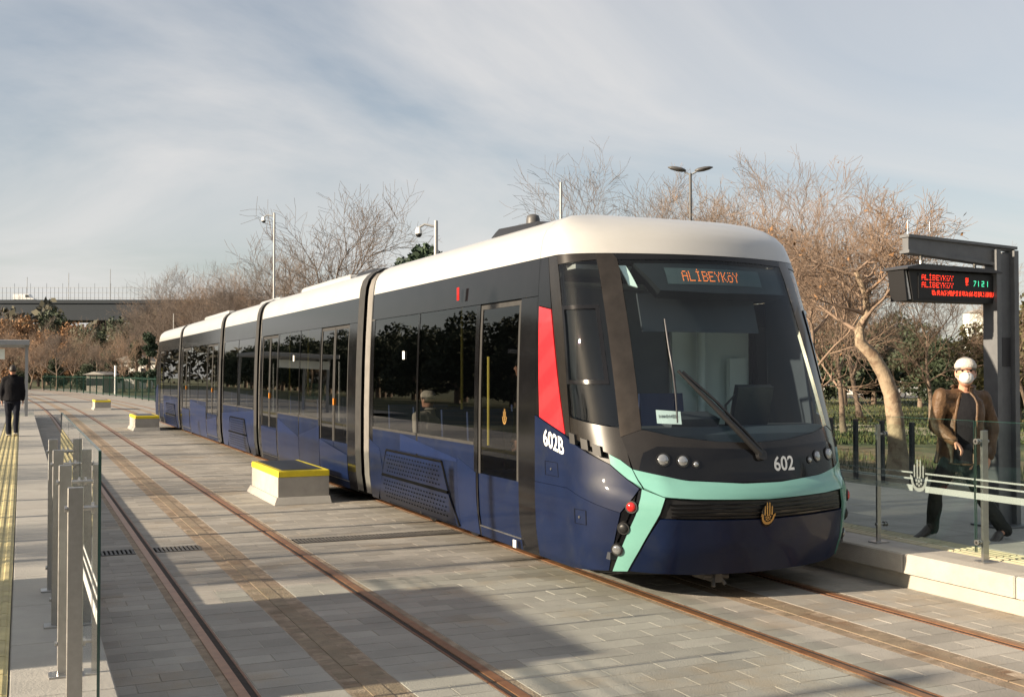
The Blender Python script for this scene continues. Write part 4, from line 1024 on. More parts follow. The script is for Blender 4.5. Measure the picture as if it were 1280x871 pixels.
def figure(J, label, group=None, jacket='leather', trousers='cloth_grey', shoe='shoe', shirt=None, cap=None, mask=False, hairmat='hair', voxel=.009, hs=1.0, loc=None):
    """J: world joints; f = torso facing, hf = head facing"""
    z = V((0,0,1)); f = unit(J['f']); r = unit(np.cross(f, z)); hf = unit(J['hf']); hz_ = unit(z+J.get('tilt', V((0,0,0)))); hr = unit(np.cross(hf, hz_)); hu = np.cross(hr, hf); hf, hr, hu = hf*hs, hr*hs, hu*hs
    pel, ch, nk, hd = J['pelvis'], J['chest'], J['neck'], J['head']
    t = thing('person', tuple(loc if loc is not None else (J['pelvis'][0], J['pelvis'][1], J['ground'])), label, 'person', group)
    b = MB()
    up_t = unit(nk-pel)
    def at(k): return pel+(nk-pel)*k
    b.loft([ring(at(-.18), r, f, .13, .10), ring(at(0), r, f, .165, .115), ring(at(.3), r, f, .145, .10), ring(at(.65), r, f, .165, .112), ring(at(.88), r, f, .15, .09), ring(at(1.0), r, f, .06, .055)])
    b.capsule(nk-up_t*.05, hd-hu*.05, .056, .052)
    b.ell(hd, (.074, .094, .118), 20, 16, axes=[hr, hf, hu])
    b.ell(hd-hu*.055+hf*.028, (.058, .064, .062), 14, 10, axes=[hr, hf, hu])
    b.ell(hd+hf*.092-hu*.012, (.013, .022, .026), 10, 8, axes=[hr, hf, hu])           # nose
    b.ell(hd+hf*.080+hu*.034, (.050, .018, .012), 10, 6, axes=[hr, hf, hu])           # brow
    for s in (1, -1): b.ell(hd+hr*s*.076-hf*.006-hu*.005, (.011, .020, .031), 8, 8, axes=[hr, hf, hu])   # ears
    for s in ('l', 'r'):
        b.capsule(J['hip'+s], J['knee'+s], .075, .052); b.capsule(J['knee'+s], J['ankle'+s], .052, .038); b.capsule(J['ankle'+s], J['ankle'+s]+(J['toe'+s]-J['ankle'+s])*.55, .030, .018)
        b.capsule(J['sh'+s], J['el'+s], .052, .042); b.capsule(J['el'+s], J['wr'+s], .041, .028)
        d = unit(J['wr'+s]-J['el'+s]); d = unit(d+J.get('hd'+s, V((0,0,0)))); sd = 1 if s == 'r' else -1
        n = J.get('pn'+s, -r*sd); n = unit(V(n)-d*float(np.dot(V(n), d)))
        th = J.get('th'+s, None); th = unit(np.cross(d, n)*sd) if th is None else th
        if float(np.dot(th, f)) < 0 and 'th'+s not in J: th = -th
        hand(b, J['wr'+s], d, n, th, 1.0, J.get('curl', .45))
    body = link('body', remesh(b, voxel, 3, 'body'), 'skin', t)
    # trousers
    m = MB(); m.loft([ring(at(-.22), r, f, .12, .11), ring(at(-.02), r, f, .178, .135), ring(at(.14), r, f, .165, .125)])
    for s in ('l', 'r'):
        m.capsule(J['hip'+s], J['knee'+s], .098, .074); hem = J['ankle'+s]+(J['knee'+s]-J['ankle'+s])*-.02; m.capsule(J['knee'+s], hem, .074, .064)
    link('trousers', folds(remesh(m, voxel*1.2, 3, 'trousers'), .014, 9), trousers, body)
    # jacket
    m = MB()
    KA, KW, KD = [-.10, 0, .25, .65, .86, .97], [.225, .215, .205, .215, .185, .095], [.185, .168, .152, .152, .118, .085]
    m.loft([ring(at(k_), r, f, w_, d_) for k_, w_, d_ in zip(KA, KW, KD)])
    for s in ('l', 'r'):
        cuff = J['el'+s]+(J['wr'+s]-J['el'+s])*.93
        m.capsule(J['sh'+s], J['el'+s], .078, .070); m.capsule(J['el'+s], cuff, .070, .052); m.capsule(at(.90), J['sh'+s], .090, .070); m.capsule(at(.66), J['sh'+s]-V((0,0,.06)), .11, .066)
    jk = link('jacket', folds(remesh(m, voxel*1.2, 10, 'jacket'), .013, 8, 3.0), jacket, body)
    col_ = MB(); P, Q = [], []                                  # turned-up collar, open at the front
    for i_, (k_, w_, d_) in enumerate(((.93, .118, .105), (1.0, .104, .098), (1.09, .100, .098), (1.05, .122, .118))):
        P.append([at(k_)+r*w_*math.sin(q)+f*(-d_*math.cos(q)+.012) for q in np.linspace(-2.35, 2.35, 19)])
    col_.slab(P, [[p_+(at(1.0)-p_)*.06 for p_ in row] for row in P]); link('collar', col_.mesh('collar', 60), jacket, jk)
    if shirt:
        s_ = MB(); P = []; edge = [[], []]
        qs = np.linspace(-.80, .02, 11)
        for i in range(15):
            k = -.07+1.04*i/14; ra, rb = float(np.interp(k, KA, KW))+.014, float(np.interp(k, KA, KD))+.014
            wv = .05*math.sin(i*.9)
            P.append([at(k)+r*ra*math.sin(q+wv*.3)+f*rb*math.cos(q) for q in qs])
            for e_, q in ((0, qs[0]-.03+wv*.3), (1, qs[-1]+.03+wv*.3)): edge[e_].append(at(k)+r*(ra+.004)*math.sin(q)+f*(rb+.004)*math.cos(q))
        s_.grid(P); link('shirt', folds(s_.mesh('shirt', 180), .008, 9), shirt, body)
        for e_ in edge: link('jacket_placket', MB().tube(e_, .013, 6).mesh('jacket_placket', 60), jacket, jk)
    # shoes
    for s in ('l', 'r'):
        a, to = J['ankle'+s], J['toe'+s]; d = unit(to-a+V((0,0,.02))); fl = unit(V((d[0], d[1], d[2]*.9)))
        m = MB(); sr = unit(np.cross(fl, z)); su = np.cross(sr, fl)
        heel = to-fl*.20
        for k_, w_, h_ in ((.0,.035,.075),(.04,.040,.085),(.10,.040,.060),(.17,.046,.038),(.235,.040,.028),(.265,.02,.015)):
            pass
        R_ = []
        for k_, w_, h_ in ((-.02,.024,.05),(.0,.036,.085),(.05,.040,.088),(.10,.042,.064),(.17,.047,.045),(.235,.041,.034),(.268,.020,.018)):
            c = heel+fl*k_+su*(h_*.5-.018); R_.append([c+sr*w_*math.cos(q)+su*h_*.55*math.sin(q) for q in [2*math.pi*k/12 for k in range(12)]])
        m.loft(R_); so = link('shoe', m.mesh('shoe', 60), shoe, body)
        m = MB(); m.loft([[heel+fl*k_+sr*(w_*1.06)*sx_-su*(.045-.014*top) for sx_, top in ((-1,0),(1,0),(1,1.6),(-1,1.6))] for k_, w_ in ((-.022,.026),(.0,.038),(.10,.042),(.18,.048),(.24,.041),(.272,.018))])
        link('sole', m.mesh('sole', 30), 'sole', so)
    # eyes
    for s in (1, -1):
        link('eye', MB().ell(hd+hf*.083+hr*s*.031+hu*.010, (.012, .009, .007), 8, 6, axes=[hr, hf, hu]).mesh('eye', 180), 'dark', body)
    # hair or cap
    m = MB(); R_ = []
    for k in range(7):
        a = k/6*math.pi*.5; rad = math.cos(a)
        zz = .118*math.sin(a)*1.02
        R_.append([hd+hu*(zz+.018)+hr*.081*rad*math.cos(q)+hf*(.101*rad*math.sin(q)-.004) for q in [2*math.pi*j/20 for j in range(20)]])
    base_ring = [hd+hu*(-.03 if math.sin(q) < .2 else .035)+hr*.079*math.cos(q)+hf*(.098*math.sin(q)-.004) for q in [2*math.pi*j/20 for j in range(20)]]
    m.loft([base_ring]+R_[:-1]+[[p*.98+R_[-1][0]*.02 if False else p for p in R_[-1]]])
    link('hair', m.mesh('hair', 180), hairmat, body)
    if cap:
        m = MB(); R_ = []
        for hgt, sc in ((.026, 1.05), (.032, 1.09), (.052, 1.10), (.062, 1.07), (.068, 1.01), (.090, .88), (.106, .64), (.114, .36), (.117, .08)):
            R_.append([hd+hu*(hgt+.012)+hr*.080*sc*math.cos(q)+hf*(.101*sc*math.sin(q)-.004) for q in [2*math.pi*j/24 for j in range(24)]])
        m.loft(R_); c_ = link('cap', m.mesh('cap', 60), cap, body)
        if J.get('peak'):
            m = MB(); m.slab([[hd+hu*(.045-.02*i)+hr*.07*math.sin(q)+hf*(.085+.075*i*math.cos(q)) for q in np.linspace(-1.2, 1.2, 9)] for i in (0, .5, 1)], [[hd+hu*(.038-.02*i)+hr*.07*math.sin(q)+hf*(.085+.075*i*math.cos(q)) for q in np.linspace(-1.2, 1.2, 9)] for i in (0, .5, 1)])
            link('peak', m.mesh('peak', 60), cap, c_)
    if mask:
        m = MB(); m.ell(hd+hf*.066-hu*.045, (.058, .058, .052), 20, 14, axes=[hr, hf, hu]); m.ell(hd+hf*.115-hu*.038, (.020, .014, .034), 12, 10, axes=[hr, hf, hu])
        mk = link('face_mask', remesh(m, .005, 3, 'face_mask'), 'mask', body)
        st = MB()
        for s in (1, -1):
            for dz in (-.02, -.065): st.tube([hd+hr*s*.052+hf*.062+hu*dz, hd+hr*s*.078+hf*.02+hu*(dz*.5-.005), hd+hr*s*.080-hf*.03+hu*(-.005)], .0022, 5)
        link('mask_strap', st.mesh('mask_strap'), 'mask', mk)
    return t

def walker(loc, heading, stride=.30, H=1.74, arm=.20):
    f = unit((*heading, 0)); z = V((0,0,1)); r = unit(np.cross(f, z)); k = H/1.75; g = V(loc)
    J = dict(f=f, hf=f, ground=g[2], pelvis=g+z*.94*k, chest=g+z*1.28*k+f*.02, neck=g+z*1.49*k+f*.02, head=g+z*1.635*k+f*.045)
    for s, sd, ph in (('l', -1, 1), ('r', 1, -1)):
        J['hip'+s] = g+z*.92*k+r*sd*.092; J['knee'+s] = g+z*.50*k+r*sd*.09+f*(ph*stride*.42+.05); J['ankle'+s] = g+z*(.085 if ph > 0 else .13)*k+r*sd*.085+f*ph*stride
        J['toe'+s] = J['ankle'+s]+f*.17-z*(.055 if ph > 0 else .10)
        J['sh'+s] = g+z*1.42*k+r*sd*.185+f*.015; J['el'+s] = g+z*1.13*k+r*sd*.235-f*ph*arm*.5; J['wr'+s] = g+z*.89*k+r*sd*.235-f*(ph*arm-.06)
    return J

# man on the right platform, joints read along the picture plane at his distance
Zm = 10.62
dp = lambda px, py, dz=0.0: deep(px, py, Zm+dz)
to_cam = unit((-FW[0], -FW[1], 0)); left = -RT
J = dict(f=unit(to_cam*.85+left*.6), hf=unit(to_cam*.93+left*.28+V((0,0,.06))), ground=PLAT,
         pelvis=dp(1198,571), chest=dp(1200,522), neck=dp(1204,488), head=dp(1207,466,-.05),
         shl=dp(1229,497,.10), ell=dp(1240,535,.10), wrl=dp(1236,572,-.02), hipl=dp(1209,571,.03), kneel=dp(1224,617,-.05), anklel=dp(1256,662,-.08), toel=dp(1238,682,-.25),
         shr=dp(1177,495,-.08), elr=dp(1169,532,-.06), wrr=dp(1193,552,-.24), hipr=dp(1188,573,-.02), kneer=dp(1170,614,-.06), ankler=dp(1165,659,.10), toer=dp(1146,672,.02),
         hdr=V((0,0,-.1)), pnr=V((0,0,-1))+left*.2, thr=unit(to_cam*.6+left*.5), curl=.95)
figure(J, 'man in brown leather jacket, white knit cap and white face mask striding along the platform', jacket='leather', trousers='cloth_grey', shirt='cloth_black', cap='knit', mask=True, hairmat='hair_grey', voxel=.007, hs=1.14, loc=(8.17, 7.78, PLAT))
# person walking away on the left platform
figure(walker((-.20, 30.0, PLAT), (0.05, 1), .10, 1.74, .05), 'person in black jacket walking away beside the yellow tactile strip', jacket='cloth_black', trousers='cloth_navy', shoe='shoe', hairmat='hair', voxel=.014)
# figures behind the tram glass: a seated passenger, and one standing for a reflection
def sitter(loc, heading, H=1.70):
    J = walker(loc, heading, .05, H, .1); f, z, r = J['f'], V((0,0,1)), unit(np.cross(J['f'], V((0,0,1)))); dz = V((0,0,-.42))
    for k in ('pelvis','chest','neck','head','shl','shr','hipl','hipr','ell','elr'): J[k] = J[k]+dz
    for s, sd in (('l',-1),('r',1)):
        J['knee'+s] = J['hip'+s]+f*.42+z*.02; J['ankle'+s] = J['knee'+s]-z*.40+f*.02; J['toe'+s] = J['ankle'+s]+f*.17-z*.05
        J['wr'+s] = J['hip'+s]+f*.28+z*.10-r*sd*.02
    J['hdl'] = J['hdr'] = f*.3
    return J
J = sitter((4.66, 13.0, .375), (-.35, .94)); J['peak'] = True
figure(J, 'seated passenger in a pale peaked cap behind the tram side window', jacket='cloth_tan', trousers='cloth_navy', cap='cloth_tan', voxel=.012)
figure(walker((4.72, 10.2, .335), (-.9, .4), .06, 1.72, .05), 'dark standing figure behind the single tram door, added for a mirrored silhouette', jacket='cloth_black', trousers='cloth_black', voxel=.014)  # figure added in place of a silhouette mirrored in the door glass

# ------------------------------------------------------------------ trees
def bare_tree(seed, H, r0, spread=1.0, limbs=6, sub=6, twigs=8, fine=4, trunk=None, first=.28, up=.35, droop=0.0, thick=1.0, minr=.0072):
    """returns trunk MB and crown MB; local coordinates, base at the origin"""
    R_ = random.Random(seed); T_, Cn = MB(), MB()
    def rv(): return Vector((R_.gauss(0,1), R_.gauss(0,1), R_.gauss(0,1))).normalized()
    def path(p, d, L_, n, wob, upw):
        pts = [p.copy()]; d = d.normalized()
        for i in range(n):
            d = (d + rv()*wob + Vector((0,0,upw))).normalized(); p = p + d*(L_/n); pts.append(p.copy())
        return pts
    if trunk is None:
        tp = path(Vector((0,0,-.2)), Vector((R_.uniform(-.1,.1), R_.uniform(-.1,.1), 1)), H*.62, 7, .10, .12)
    else: tp = [Vector(q) for q in trunk]
    n = len(tp); tr = [max(r0*(1-.75*i/(n-1)), .02) for i in range(n)]; tr[0] = r0*1.35
    T_.tube(tp, tr, 10, True)
    def at(pts, k):
        x = k*(len(pts)-1); i = min(int(x), len(pts)-2); return pts[i].lerp(pts[i+1], x-i), (pts[i+1]-pts[i]).normalized()
    def branch(p, d, L_, r, lvl):
        nseg = (5, 4, 3, 2)[lvl]
        pts = path(p, d, L_, nseg, (.20, .24, .26, .25)[lvl], (up*.35, up*.25, up*.22-droop, up*.1-droop)[lvl])
        rs = [max(r*(1-.78*i/nseg), minr) for i in range(nseg+1)]
        Cn.tube(pts, rs, (6, 4, 3, 3)[lvl], False)
        if lvl == 3: return
        cnt = (sub, twigs, fine)[lvl]
        for k in range(cnt):
            t_ = R_.uniform(.22, 1.0) if k else 1.0
            q, dq = at(pts, t_); s_ = rv(); s_ = (s_-dq*s_.dot(dq)).normalized()
            nd = (dq*R_.uniform(.55, 1.0)+s_*R_.uniform(.5, .95)+Vector((0,0,up*.35-droop*.5))).normalized()
            branch(q, nd, L_*R_.uniform(.42, .66), r*(.55 if k else .5)*(1-.45*t_), lvl+1)
    for k in range(limbs):
        t_ = first+(1-first)*(k+.5)/limbs if k else 1.0
        q, dq = at(tp, min(t_, 1)); a = k*2.4+R_.uniform(-.4,.4)
        nd = Vector((math.cos(a)*spread, math.sin(a)*spread, R_.uniform(.55, 1.0)))
        branch(q, nd, H*R_.uniform(.36, .5)*(1.15-.35*t_), (r0*(.52-.22*t_)+.012)*thick, 0)
    return T_, Cn, tp
def crown_leaves(Cn, n, size, seed):
    rs = random.Random(seed); m = MB(); vs = Cn.v
    for i in range(n):
        p = V(vs[rs.randrange(len(vs))])+V((rs.gauss(0,.08), rs.gauss(0,.08), rs.gauss(0,.08))); a, b = unit((rs.gauss(0,1), rs.gauss(0,1), rs.gauss(0,1))), unit((rs.gauss(0,1), rs.gauss(0,1), rs.gauss(0,1)))
        s_ = size*rs.uniform(.6, 1.4); m.add([p-a*s_, p+b*s_*.5, p+a*s_, p-b*s_*.5], [(0,1,2,3)])
    return m
MESH_CACHE = {}
def cached(mb, name, mat, parent, smooth):
    k = (id(mb), mat)
    if k not in MESH_CACHE:
        me = mb.mesh(name, smooth); me.materials.append(M[mat]); MESH_CACHE[k] = (me, mb)
    return link(name, MESH_CACHE[k][0], None, parent, False)
def place_tree(name, loc, label, mbs, mats, rz=0, sc=1.0, group=None, leaves=None):
    t = thing(name, tuple(loc), label, 'tree', group); t.rotation_euler = (0, 0, rz); t.scale = (sc, sc, sc)
    cached(mbs[0], 'trunk', mats[0], t, 60); cached(mbs[1], 'crown', mats[1], t, 180)
    if leaves: leaves.build('leaves', 'dry_leaf', t, 0, world=False)
    return t
def gnd(px, Z, z=-.16): p = deep(px, 465, Z); return (p[0], p[1], z)

# pale plane tree with the bent trunk behind the platform
b0 = deep(1124, 590, 20.5); b0[2] = -.16
tk = [deep(px, py, 20.5)-b0 for px, py in ((1124,598),(1122,560),(1119,525),(1114,492),(1104,466),(1090,443),(1075,428),(1074,412),(1084,392),(1082,368),(1070,340))]
a_, c_, _ = bare_tree(11, 3.3, .19, 1.4, 10, 8, 9, 6, trunk=tk, first=.62, up=.2, thick=.5, minr=.0038)
place_tree('plane_tree', b0, 'plane tree with pale mottled trunk that bends sharply behind the departure platform', (a_, c_), ('bark_pale', 'twig_rust'), leaves=crown_leaves(c_, 260, .045, 4))
protos = []
for sd, H in ((21, 9.0), (22, 9.5), (23, 8.5)):
    protos.append(bare_tree(sd, H, .17, 1.05, 8, 8, 9, 5, thick=.8, minr=.0058))
GT = 'bare trees in the park behind the tram'
tree_spots = [  # px, depth, proto, scale, rz, material, label
    (905, 34, 0, .80, .3, 'twig', 'tall bare tree standing directly behind the double headed street lamp'),
    (775, 42, 1, .90, 1.9, 'twig_grey', 'bare tree with broad crown above the tram cab roof near the thin mast'),
    (1010, 29, 2, .70, 4.0, 'twig_rust', 'bare tree with reddish twigs beside the tram windscreen, before the bent plane tree'),
    (1055, 37, 0, .68, 5.2, 'twig_rust', 'reddish bare tree behind the bent plane tree'),
    (1165, 45, 2, .68, 1.1, 'twig_rust', 'low reddish bare tree in the park below the departure board'),
    (960, 46, 2, .88, 2.7, 'twig', 'bare tree in the row behind, half hidden by the tram windscreen'),
    (840, 50, 0, .98, 4.4, 'twig_grey', 'bare tree between the thin mast and the double headed lamp'),
    (880, 44, 2, .98, 5.9, 'twig', 'bare tree just beyond the double headed street lamp'),
    (985, 40, 1, .84, .9, 'twig_rust', 'fuller bare tree rising over the right end of the tram cab'),
    (1075, 50, 1, .80, 2.2, 'twig', 'bare tree far behind the bend of the pale trunk'),
    (1290, 36, 1, .50, 3.3, 'twig_rust', 'small bare tree beyond the gantry post'),
]
for i, (px, Z, k, sc, rz, mt, lab) in enumerate(tree_spots):
    place_tree('bare_tree', gnd(px, Z), lab, protos[k], ('bark', mt), rz, sc, GT, leaves=crown_leaves(protos[k][1], 160, .05, i) if px > 850 and px < 1200 else None)
lone = bare_tree(57, 9.6, .20, .85, 9, 8, 9, 4, up=.30, thick=.9, first=.2)
place_tree('bare_tree', gnd(410, 56), 'lone bare tree with spread crown between the two camera poles', lone, ('bark', 'twig_grey'), .4, 1.0, GT)
# far bare thicket to the left of the tram
GTH = 'bare trees of the far thicket'
rt_ = random.Random(9)
for k in range(21):
    px = 186+k*7.2; Z = 128-k*1.9+(k % 3)*10
    place_tree('thicket_tree', gnd(px, Z), 'bare brown tree in the dense thicket behind the far end of the tram', protos[k % 3], ('bark', ('twig_grey', 'twig_rust', 'twig_grey')[k % 3]), k*1.7, (.98+.22*rt_.random())*(1.0 if px < 330 else .85), GTH)
for k in range(12):
    px = -14+k*17; Z = 112+(k*37 % 5)*9
    place_tree('orchard_tree', gnd(px, Z), 'small rust brown tree behind the green fence in front of the bridge', protos[(k+1) % 3], ('bark', ('twig_rust', 'twig_rust', 'twig_grey')[k % 3]), k*2.1, .58+.16*rt_.random(), 'small brown trees in front of the bridge')
def leafy(seed, H, W, n, size, clumps=14, conical=False):
    rs = np.random.RandomState(seed); m = MB(); T_ = MB()
    T_.tube([(0,0,-.2),(rs.uniform(-.1,.1),0,H*.35),(rs.uniform(-.2,.2),.1,H*.7)], [H*.03+.05, H*.022+.03, .03], 8)
    cs = []
    for k in range(clumps):
        h = rs.uniform(.22, .95)*H; wr = W*(1.05-h/H) if conical else W*math.sin(math.pi*min(max(h/H, .12), .93))*.85
        a = rs.rand()*6.283; rr_ = wr*math.sqrt(rs.rand())*.8; cs.append((rr_*math.cos(a), rr_*math.sin(a), h, W*rs.uniform(.26, .46)*(.7 if conical else 1)))
    V_, F_ = [], []
    for i in range(n):
        c = cs[rs.randint(len(cs))]; d = rs.normal(size=3); d /= np.linalg.norm(d); p = np.array(c[:3])+d*c[3]*rs.uniform(.55, 1.05)*np.array([1,1,.75])
        a, b = rs.normal(size=3), rs.normal(size=3); a /= np.linalg.norm(a); b -= a*(a@b); b /= np.linalg.norm(b); s_ = size*rs.uniform(.6, 1.4)
        k = len(V_); V_ += [tuple(p-a*s_), tuple(p+b*s_*.55), tuple(p+a*s_), tuple(p-b*s_*.55)]; F_.append((k, k+1, k+2, k+3))
    m.v, m.f = V_, F_
    for c in cs[:8]: T_.tube([(0,0,H*.25),(c[0]*.6,c[1]*.6,c[2]*.85)], [.05, .02], 5)
    return T_, m
ev = [leafy(41, 5.0, 2.4, 5200, .13), leafy(42, 4.2, 2.6, 5200, .13), leafy(43, 6.5, 2.0, 5200, .12, 20, True)]
def put_leafy(name, px, Z, k, sc, mt, label, rz=0, group='evergreens in the park'):
    place_tree(name, gnd(px, Z), label, ev[k], ('bark', mt), rz, sc, group)
for i, (px, Z, k, sc, mt) in enumerate(((1055,66,0,1.05,'leaf_dark'),(1092,70,1,1.1,'leaf_dark'),(1150,64,0,.9,'leaf_dark'),(1185,60,1,.85,'leaf_dark'),(1120,74,0,1.1,'leaf_dark'),(1015,70,1,1.1,'leaf_dark'),(980,72,0,1.1,'leaf_dark'))):
    put_leafy('evergreen_tree', px, Z, k, sc, mt, 'dark round evergreen tree at the far side of the lawn', i*1.3, 'dark evergreens across the lawn')
for i, (px, Z, sc) in enumerate(((1225,52,.80),(1272,48,.92),(1300,44,1.0))):
    put_leafy('olive_tree', px, Z, i % 2, sc, 'leaf_olive', ('olive green tree between the capped man and the gantry post', 'olive green tree rising right behind the gantry post', 'olive green tree beyond the small bare tree past the gantry')[i], i*2.0, 'olive trees behind the gantry')
for i, (px, Z, k, sc) in enumerate(((0,205,1,2.5),(35,210,0,2.3),(95,205,1,2.4),(8,150,1,1.25),(48,158,0,1.15),(20,170,0,1.5),(78,150,1,1.2),(60,175,0,1.6))):
    put_leafy('brown_tree', px, Z, k, sc, 'dry_leaf', 'tree keeping its dry orange brown leaves in front of the bridge', i*1.9, 'brown leaved trees in front of the bridge')
for i, (px, Z, k, sc, mt) in enumerate(((65,215,0,2.6,'leaf_dark'),(140,215,1,2.7,'leaf_dark'),(175,190,0,2.0,'leaf_dark'),(150,165,0,1.7,'leaf_dark'),(110,185,1,2.1,'leaf_dark'),(130,170,1,1.6,'leaf_olive'),(120,150,0,1.45,'leaf_dark'),(95,160,1,1.5,'leaf_dark'),(170,118,2,.85,'leaf_dark'),(186,112,2,.95,'leaf_pine'),(140,135,1,1.0,'leaf_dark'),(70,135,1,.8,'leaf_dark'),(30,140,0,.75,'leaf_dark'),(105,112,1,.62,'leaf_dark'))):
    put_leafy('evergreen_tree', px, Z, k, sc, mt, 'dark evergreen between the green fence and the bridge', i*1.1, 'dark evergreens before the bridge')
# conifers whose tips show above the tram roof
for px, Z, sc in ((537, 34, .93), (508, 36, .90)):
    put_leafy('conifer', px, Z, 2, sc, 'leaf_pine', 'conifer tip showing above the tram roof by the camera pole', px, 'conifer tips above the tram roof')

# far wood under and beyond the bridge
rs = np.random.RandomState(12); wv_, wf_ = [], []
for i in range(15000):
    px = rs.uniform(-260, 1500); Z = rs.uniform(225, 250) if px < 520 else rs.uniform(330, 360)
    top = (13.0+3.0*math.sin(px*.035)+1.8*math.sin(px*.11+1))*(1.0 if px < 520 else .8)
    p = deep(px, 465, Z); p[2] = top*rs.rand()**.7
    a_ = rs.normal(size=3); a_ /= np.linalg.norm(a_); b_ = rs.normal(size=3); b_ -= a_*(a_@b_); b_ /= np.linalg.norm(b_); z_ = rs.uniform(.5, 1.2)
    k = len(wv_); wv_ += [tuple(p-a_*z_), tuple(p+b_*z_*.6), tuple(p+a_*z_), tuple(p-b_*z_*.6)]; wf_.append((k, k+1, k+2, k+3))
me = bpy.data.meshes.new('far_wood'); me.from_pydata(wv_, [], wf_); tag(link('far_wood', me, 'leaf_far'), 'far-off dark wood that reads as one mass below the bridge', None, None, 'stuff')

# ------------------------------------------------------------------ lamps, masts, camera poles
def top_at(px, py, Z): return deep(px, py, Z)
p = top_at(863, 212, 40)
t = thing('street_lamp', (p[0], p[1], -.16), 'street lamp with two grey wing-like heads in front of the bare trees', 'street lamp')
MB().tube([(p[0],p[1],-.16),(p[0],p[1],p[2]-.15)], [.085,.05], 10).build('pole', 'lamp_grey', t, 60)
for s in (-1, 1):
    d = V(RT)*s
    c0 = V((p[0],p[1],p[2]-.2)); c1 = c0+d*.22+V((0,0,.12))
    MB().tube([c0, c1], .03, 8).build('arm', 'galv', t, 60)
    R_ = []
    for k_, w_, h_ in ((0,.03,.03),(.12,.13,.075),(.34,.16,.085),(.54,.12,.06),(.66,.02,.015)):
        c = c1+d*(k_-.06)+V((0,0,.04+k_*.18)); R_.append([c+V((-d[1],d[0],0))*w_*math.cos(q)+V((0,0,1))*h_*math.sin(q) for q in [2*math.pi*j/10 for j in range(10)]])
    MB().loft(R_).build('lamp_head', 'lamp_grey', t, 60)
def cctv(px, py, Z, h, label, rr_):
    p = top_at(px, py, Z); t = thing('camera_pole', (p[0], p[1], -.16), label, 'camera pole')
    MB().tube([(p[0],p[1],-.16),(p[0],p[1],p[2])], [rr_*1.3, rr_], 8).build('pole', 'galv', t, 60)
    d = -V(RT); a = V((p[0],p[1],p[2]-.15*h))
    arm = MB().tube([a, a+d*.28*h+V((0,0,.06*h)), a+d*.42*h+V((0,0,-.02*h))], rr_*.6, 8).build('arm', 'galv', t, 60)
    c = a+d*.42*h+V((0,0,-.17*h))
    MB().tube([c+V((0,0,.15*h)), c+V((0,0,.05*h)), c], [.06*h, .085*h, .085*h], 12).build('camera_housing', 'white', t, 60)
    MB().ell(c, (.08*h,.08*h,.09*h), 12, 8).build('camera_dome', 'plastic', t, 60)
cctv(343, 266, 48, 1.1, 'tall thin pole with a white dome camera beside the lone bare tree', .045)
cctv(545, 276, 27, 1.0, 'leaning dark pole with a dome camera just above the tram roof', .05)
p = top_at(701, 228, 26); MB().tube([(p[0],p[1],-.16),(p[0],p[1],p[2])], [.05,.03], 8).build('mast', 'galv', None, 60)
tag(bpy.data.objects['mast'], 'thin plain mast rising behind the tram cab roof', 'mast')
p = onz(144, 493); t = MB().tube([(p[0],p[1],-.05),(p[0],p[1],2.45)], .09, 10).build('white_post', 'white', None, 60); tag(t, 'plain white post standing in front of the green fence', 'post')

# ------------------------------------------------------------------ far shelter on the left platform
t = thing('shelter', (-1.5, 44, PLAT), 'steel and glass shelter with flat roof beyond the walking person', 'shelter')
m = MB()
for y in (43.4, 47.4):
    for x in (-2.6, .17): MB().box(x-.05, x+.05, y-.05, y+.05, PLAT, 2.86).build('post', 'galv', t)
MB().bbox(-2.9, .26, 42.9, 47.9, 2.86, 3.04, .02).build('roof', 'galv', t)
MB().box(-2.6, -.55, 43.30, 43.34, 2.35, 2.72).build('sign_panel', 'interior_pale', t)
MB().box(-2.62, -2.605, 43.5, 47.3, PLAT+.2, 2.5).build('glass_pane', 'fence_glass', t)

# green fence along the far curve
t = thing('green_fence', (9, 50, -.03), 'dark green metal fence following the far curve of the tracks', 'fence')
prev = None; ys = [41+3*k for k in range(29)]
fx = lambda y: 8.3+sh(y)*1.0-(max(0, y-75)**2)/900
for y in ys:
    x = fx(y); q = MB().box(x-.04, x+.04, y-.04, y+.04, -.16, 1.62).build('post', 'fence_green', t)
    if prev is not None:
        (xa, ya) = prev; m = MB()
        for zr in (.12, 1.45): m.tube([(xa, ya, zr), (x, y, zr)], .022, 4)
        for k in range(1, 11):
            s_ = k/11; m.tube([(xa+(x-xa)*s_, ya+(y-ya)*s_, .05), (xa+(x-xa)*s_, ya+(y-ya)*s_, 1.55)], .014, 4, False)
        m.build('bar_panel', 'fence_green', t)
    prev = (x, y)

# ------------------------------------------------------------------ bridge, with traffic rails
A, B = deep(-160, 380, 265), deep(420, 381, 265)
A[2] = B[2] = 0
ax = unit(B-A); L_ = np.linalg.norm(B-A); nrm = V((-ax[1], ax[0], 0))
t = thing('bridge', tuple((A+B)/2), 'dark elevated road bridge with railings crossing behind the trees', 'bridge')
mid = (A+B)/2
def onb(s_, z, o_=0): return mid+ax*s_+nrm*o_+V((0,0,z))
MB().obox(onb(0,16.0), ax*L_/2, nrm*7, V((0,0,2.0))).build('deck', 'bridge', t)
MB().obox(onb(0,18.35,-7.2), ax*L_/2, nrm*.12, V((0,0,.42))).build('parapet', 'bridge', t)
for k in range(5): MB().obox(onb(-L_/2+L_*(k+.5)/5, 6.9), ax*1.4, nrm*3, V((0,0,7.05))).build('pier', 'bridge', t)
m = MB()
for zr in (19.2, 20.4, 21.6): m.tube([onb(-L_/2, zr, -7.2), onb(L_/2, zr, -7.2)], .05, 4)
for k in range(120): q = -L_/2+L_*k/119; m.tube([onb(q, 18.6, -7.2), onb(q, 21.7 if k % 4 else 22.6, -7.2)], .05, 4)
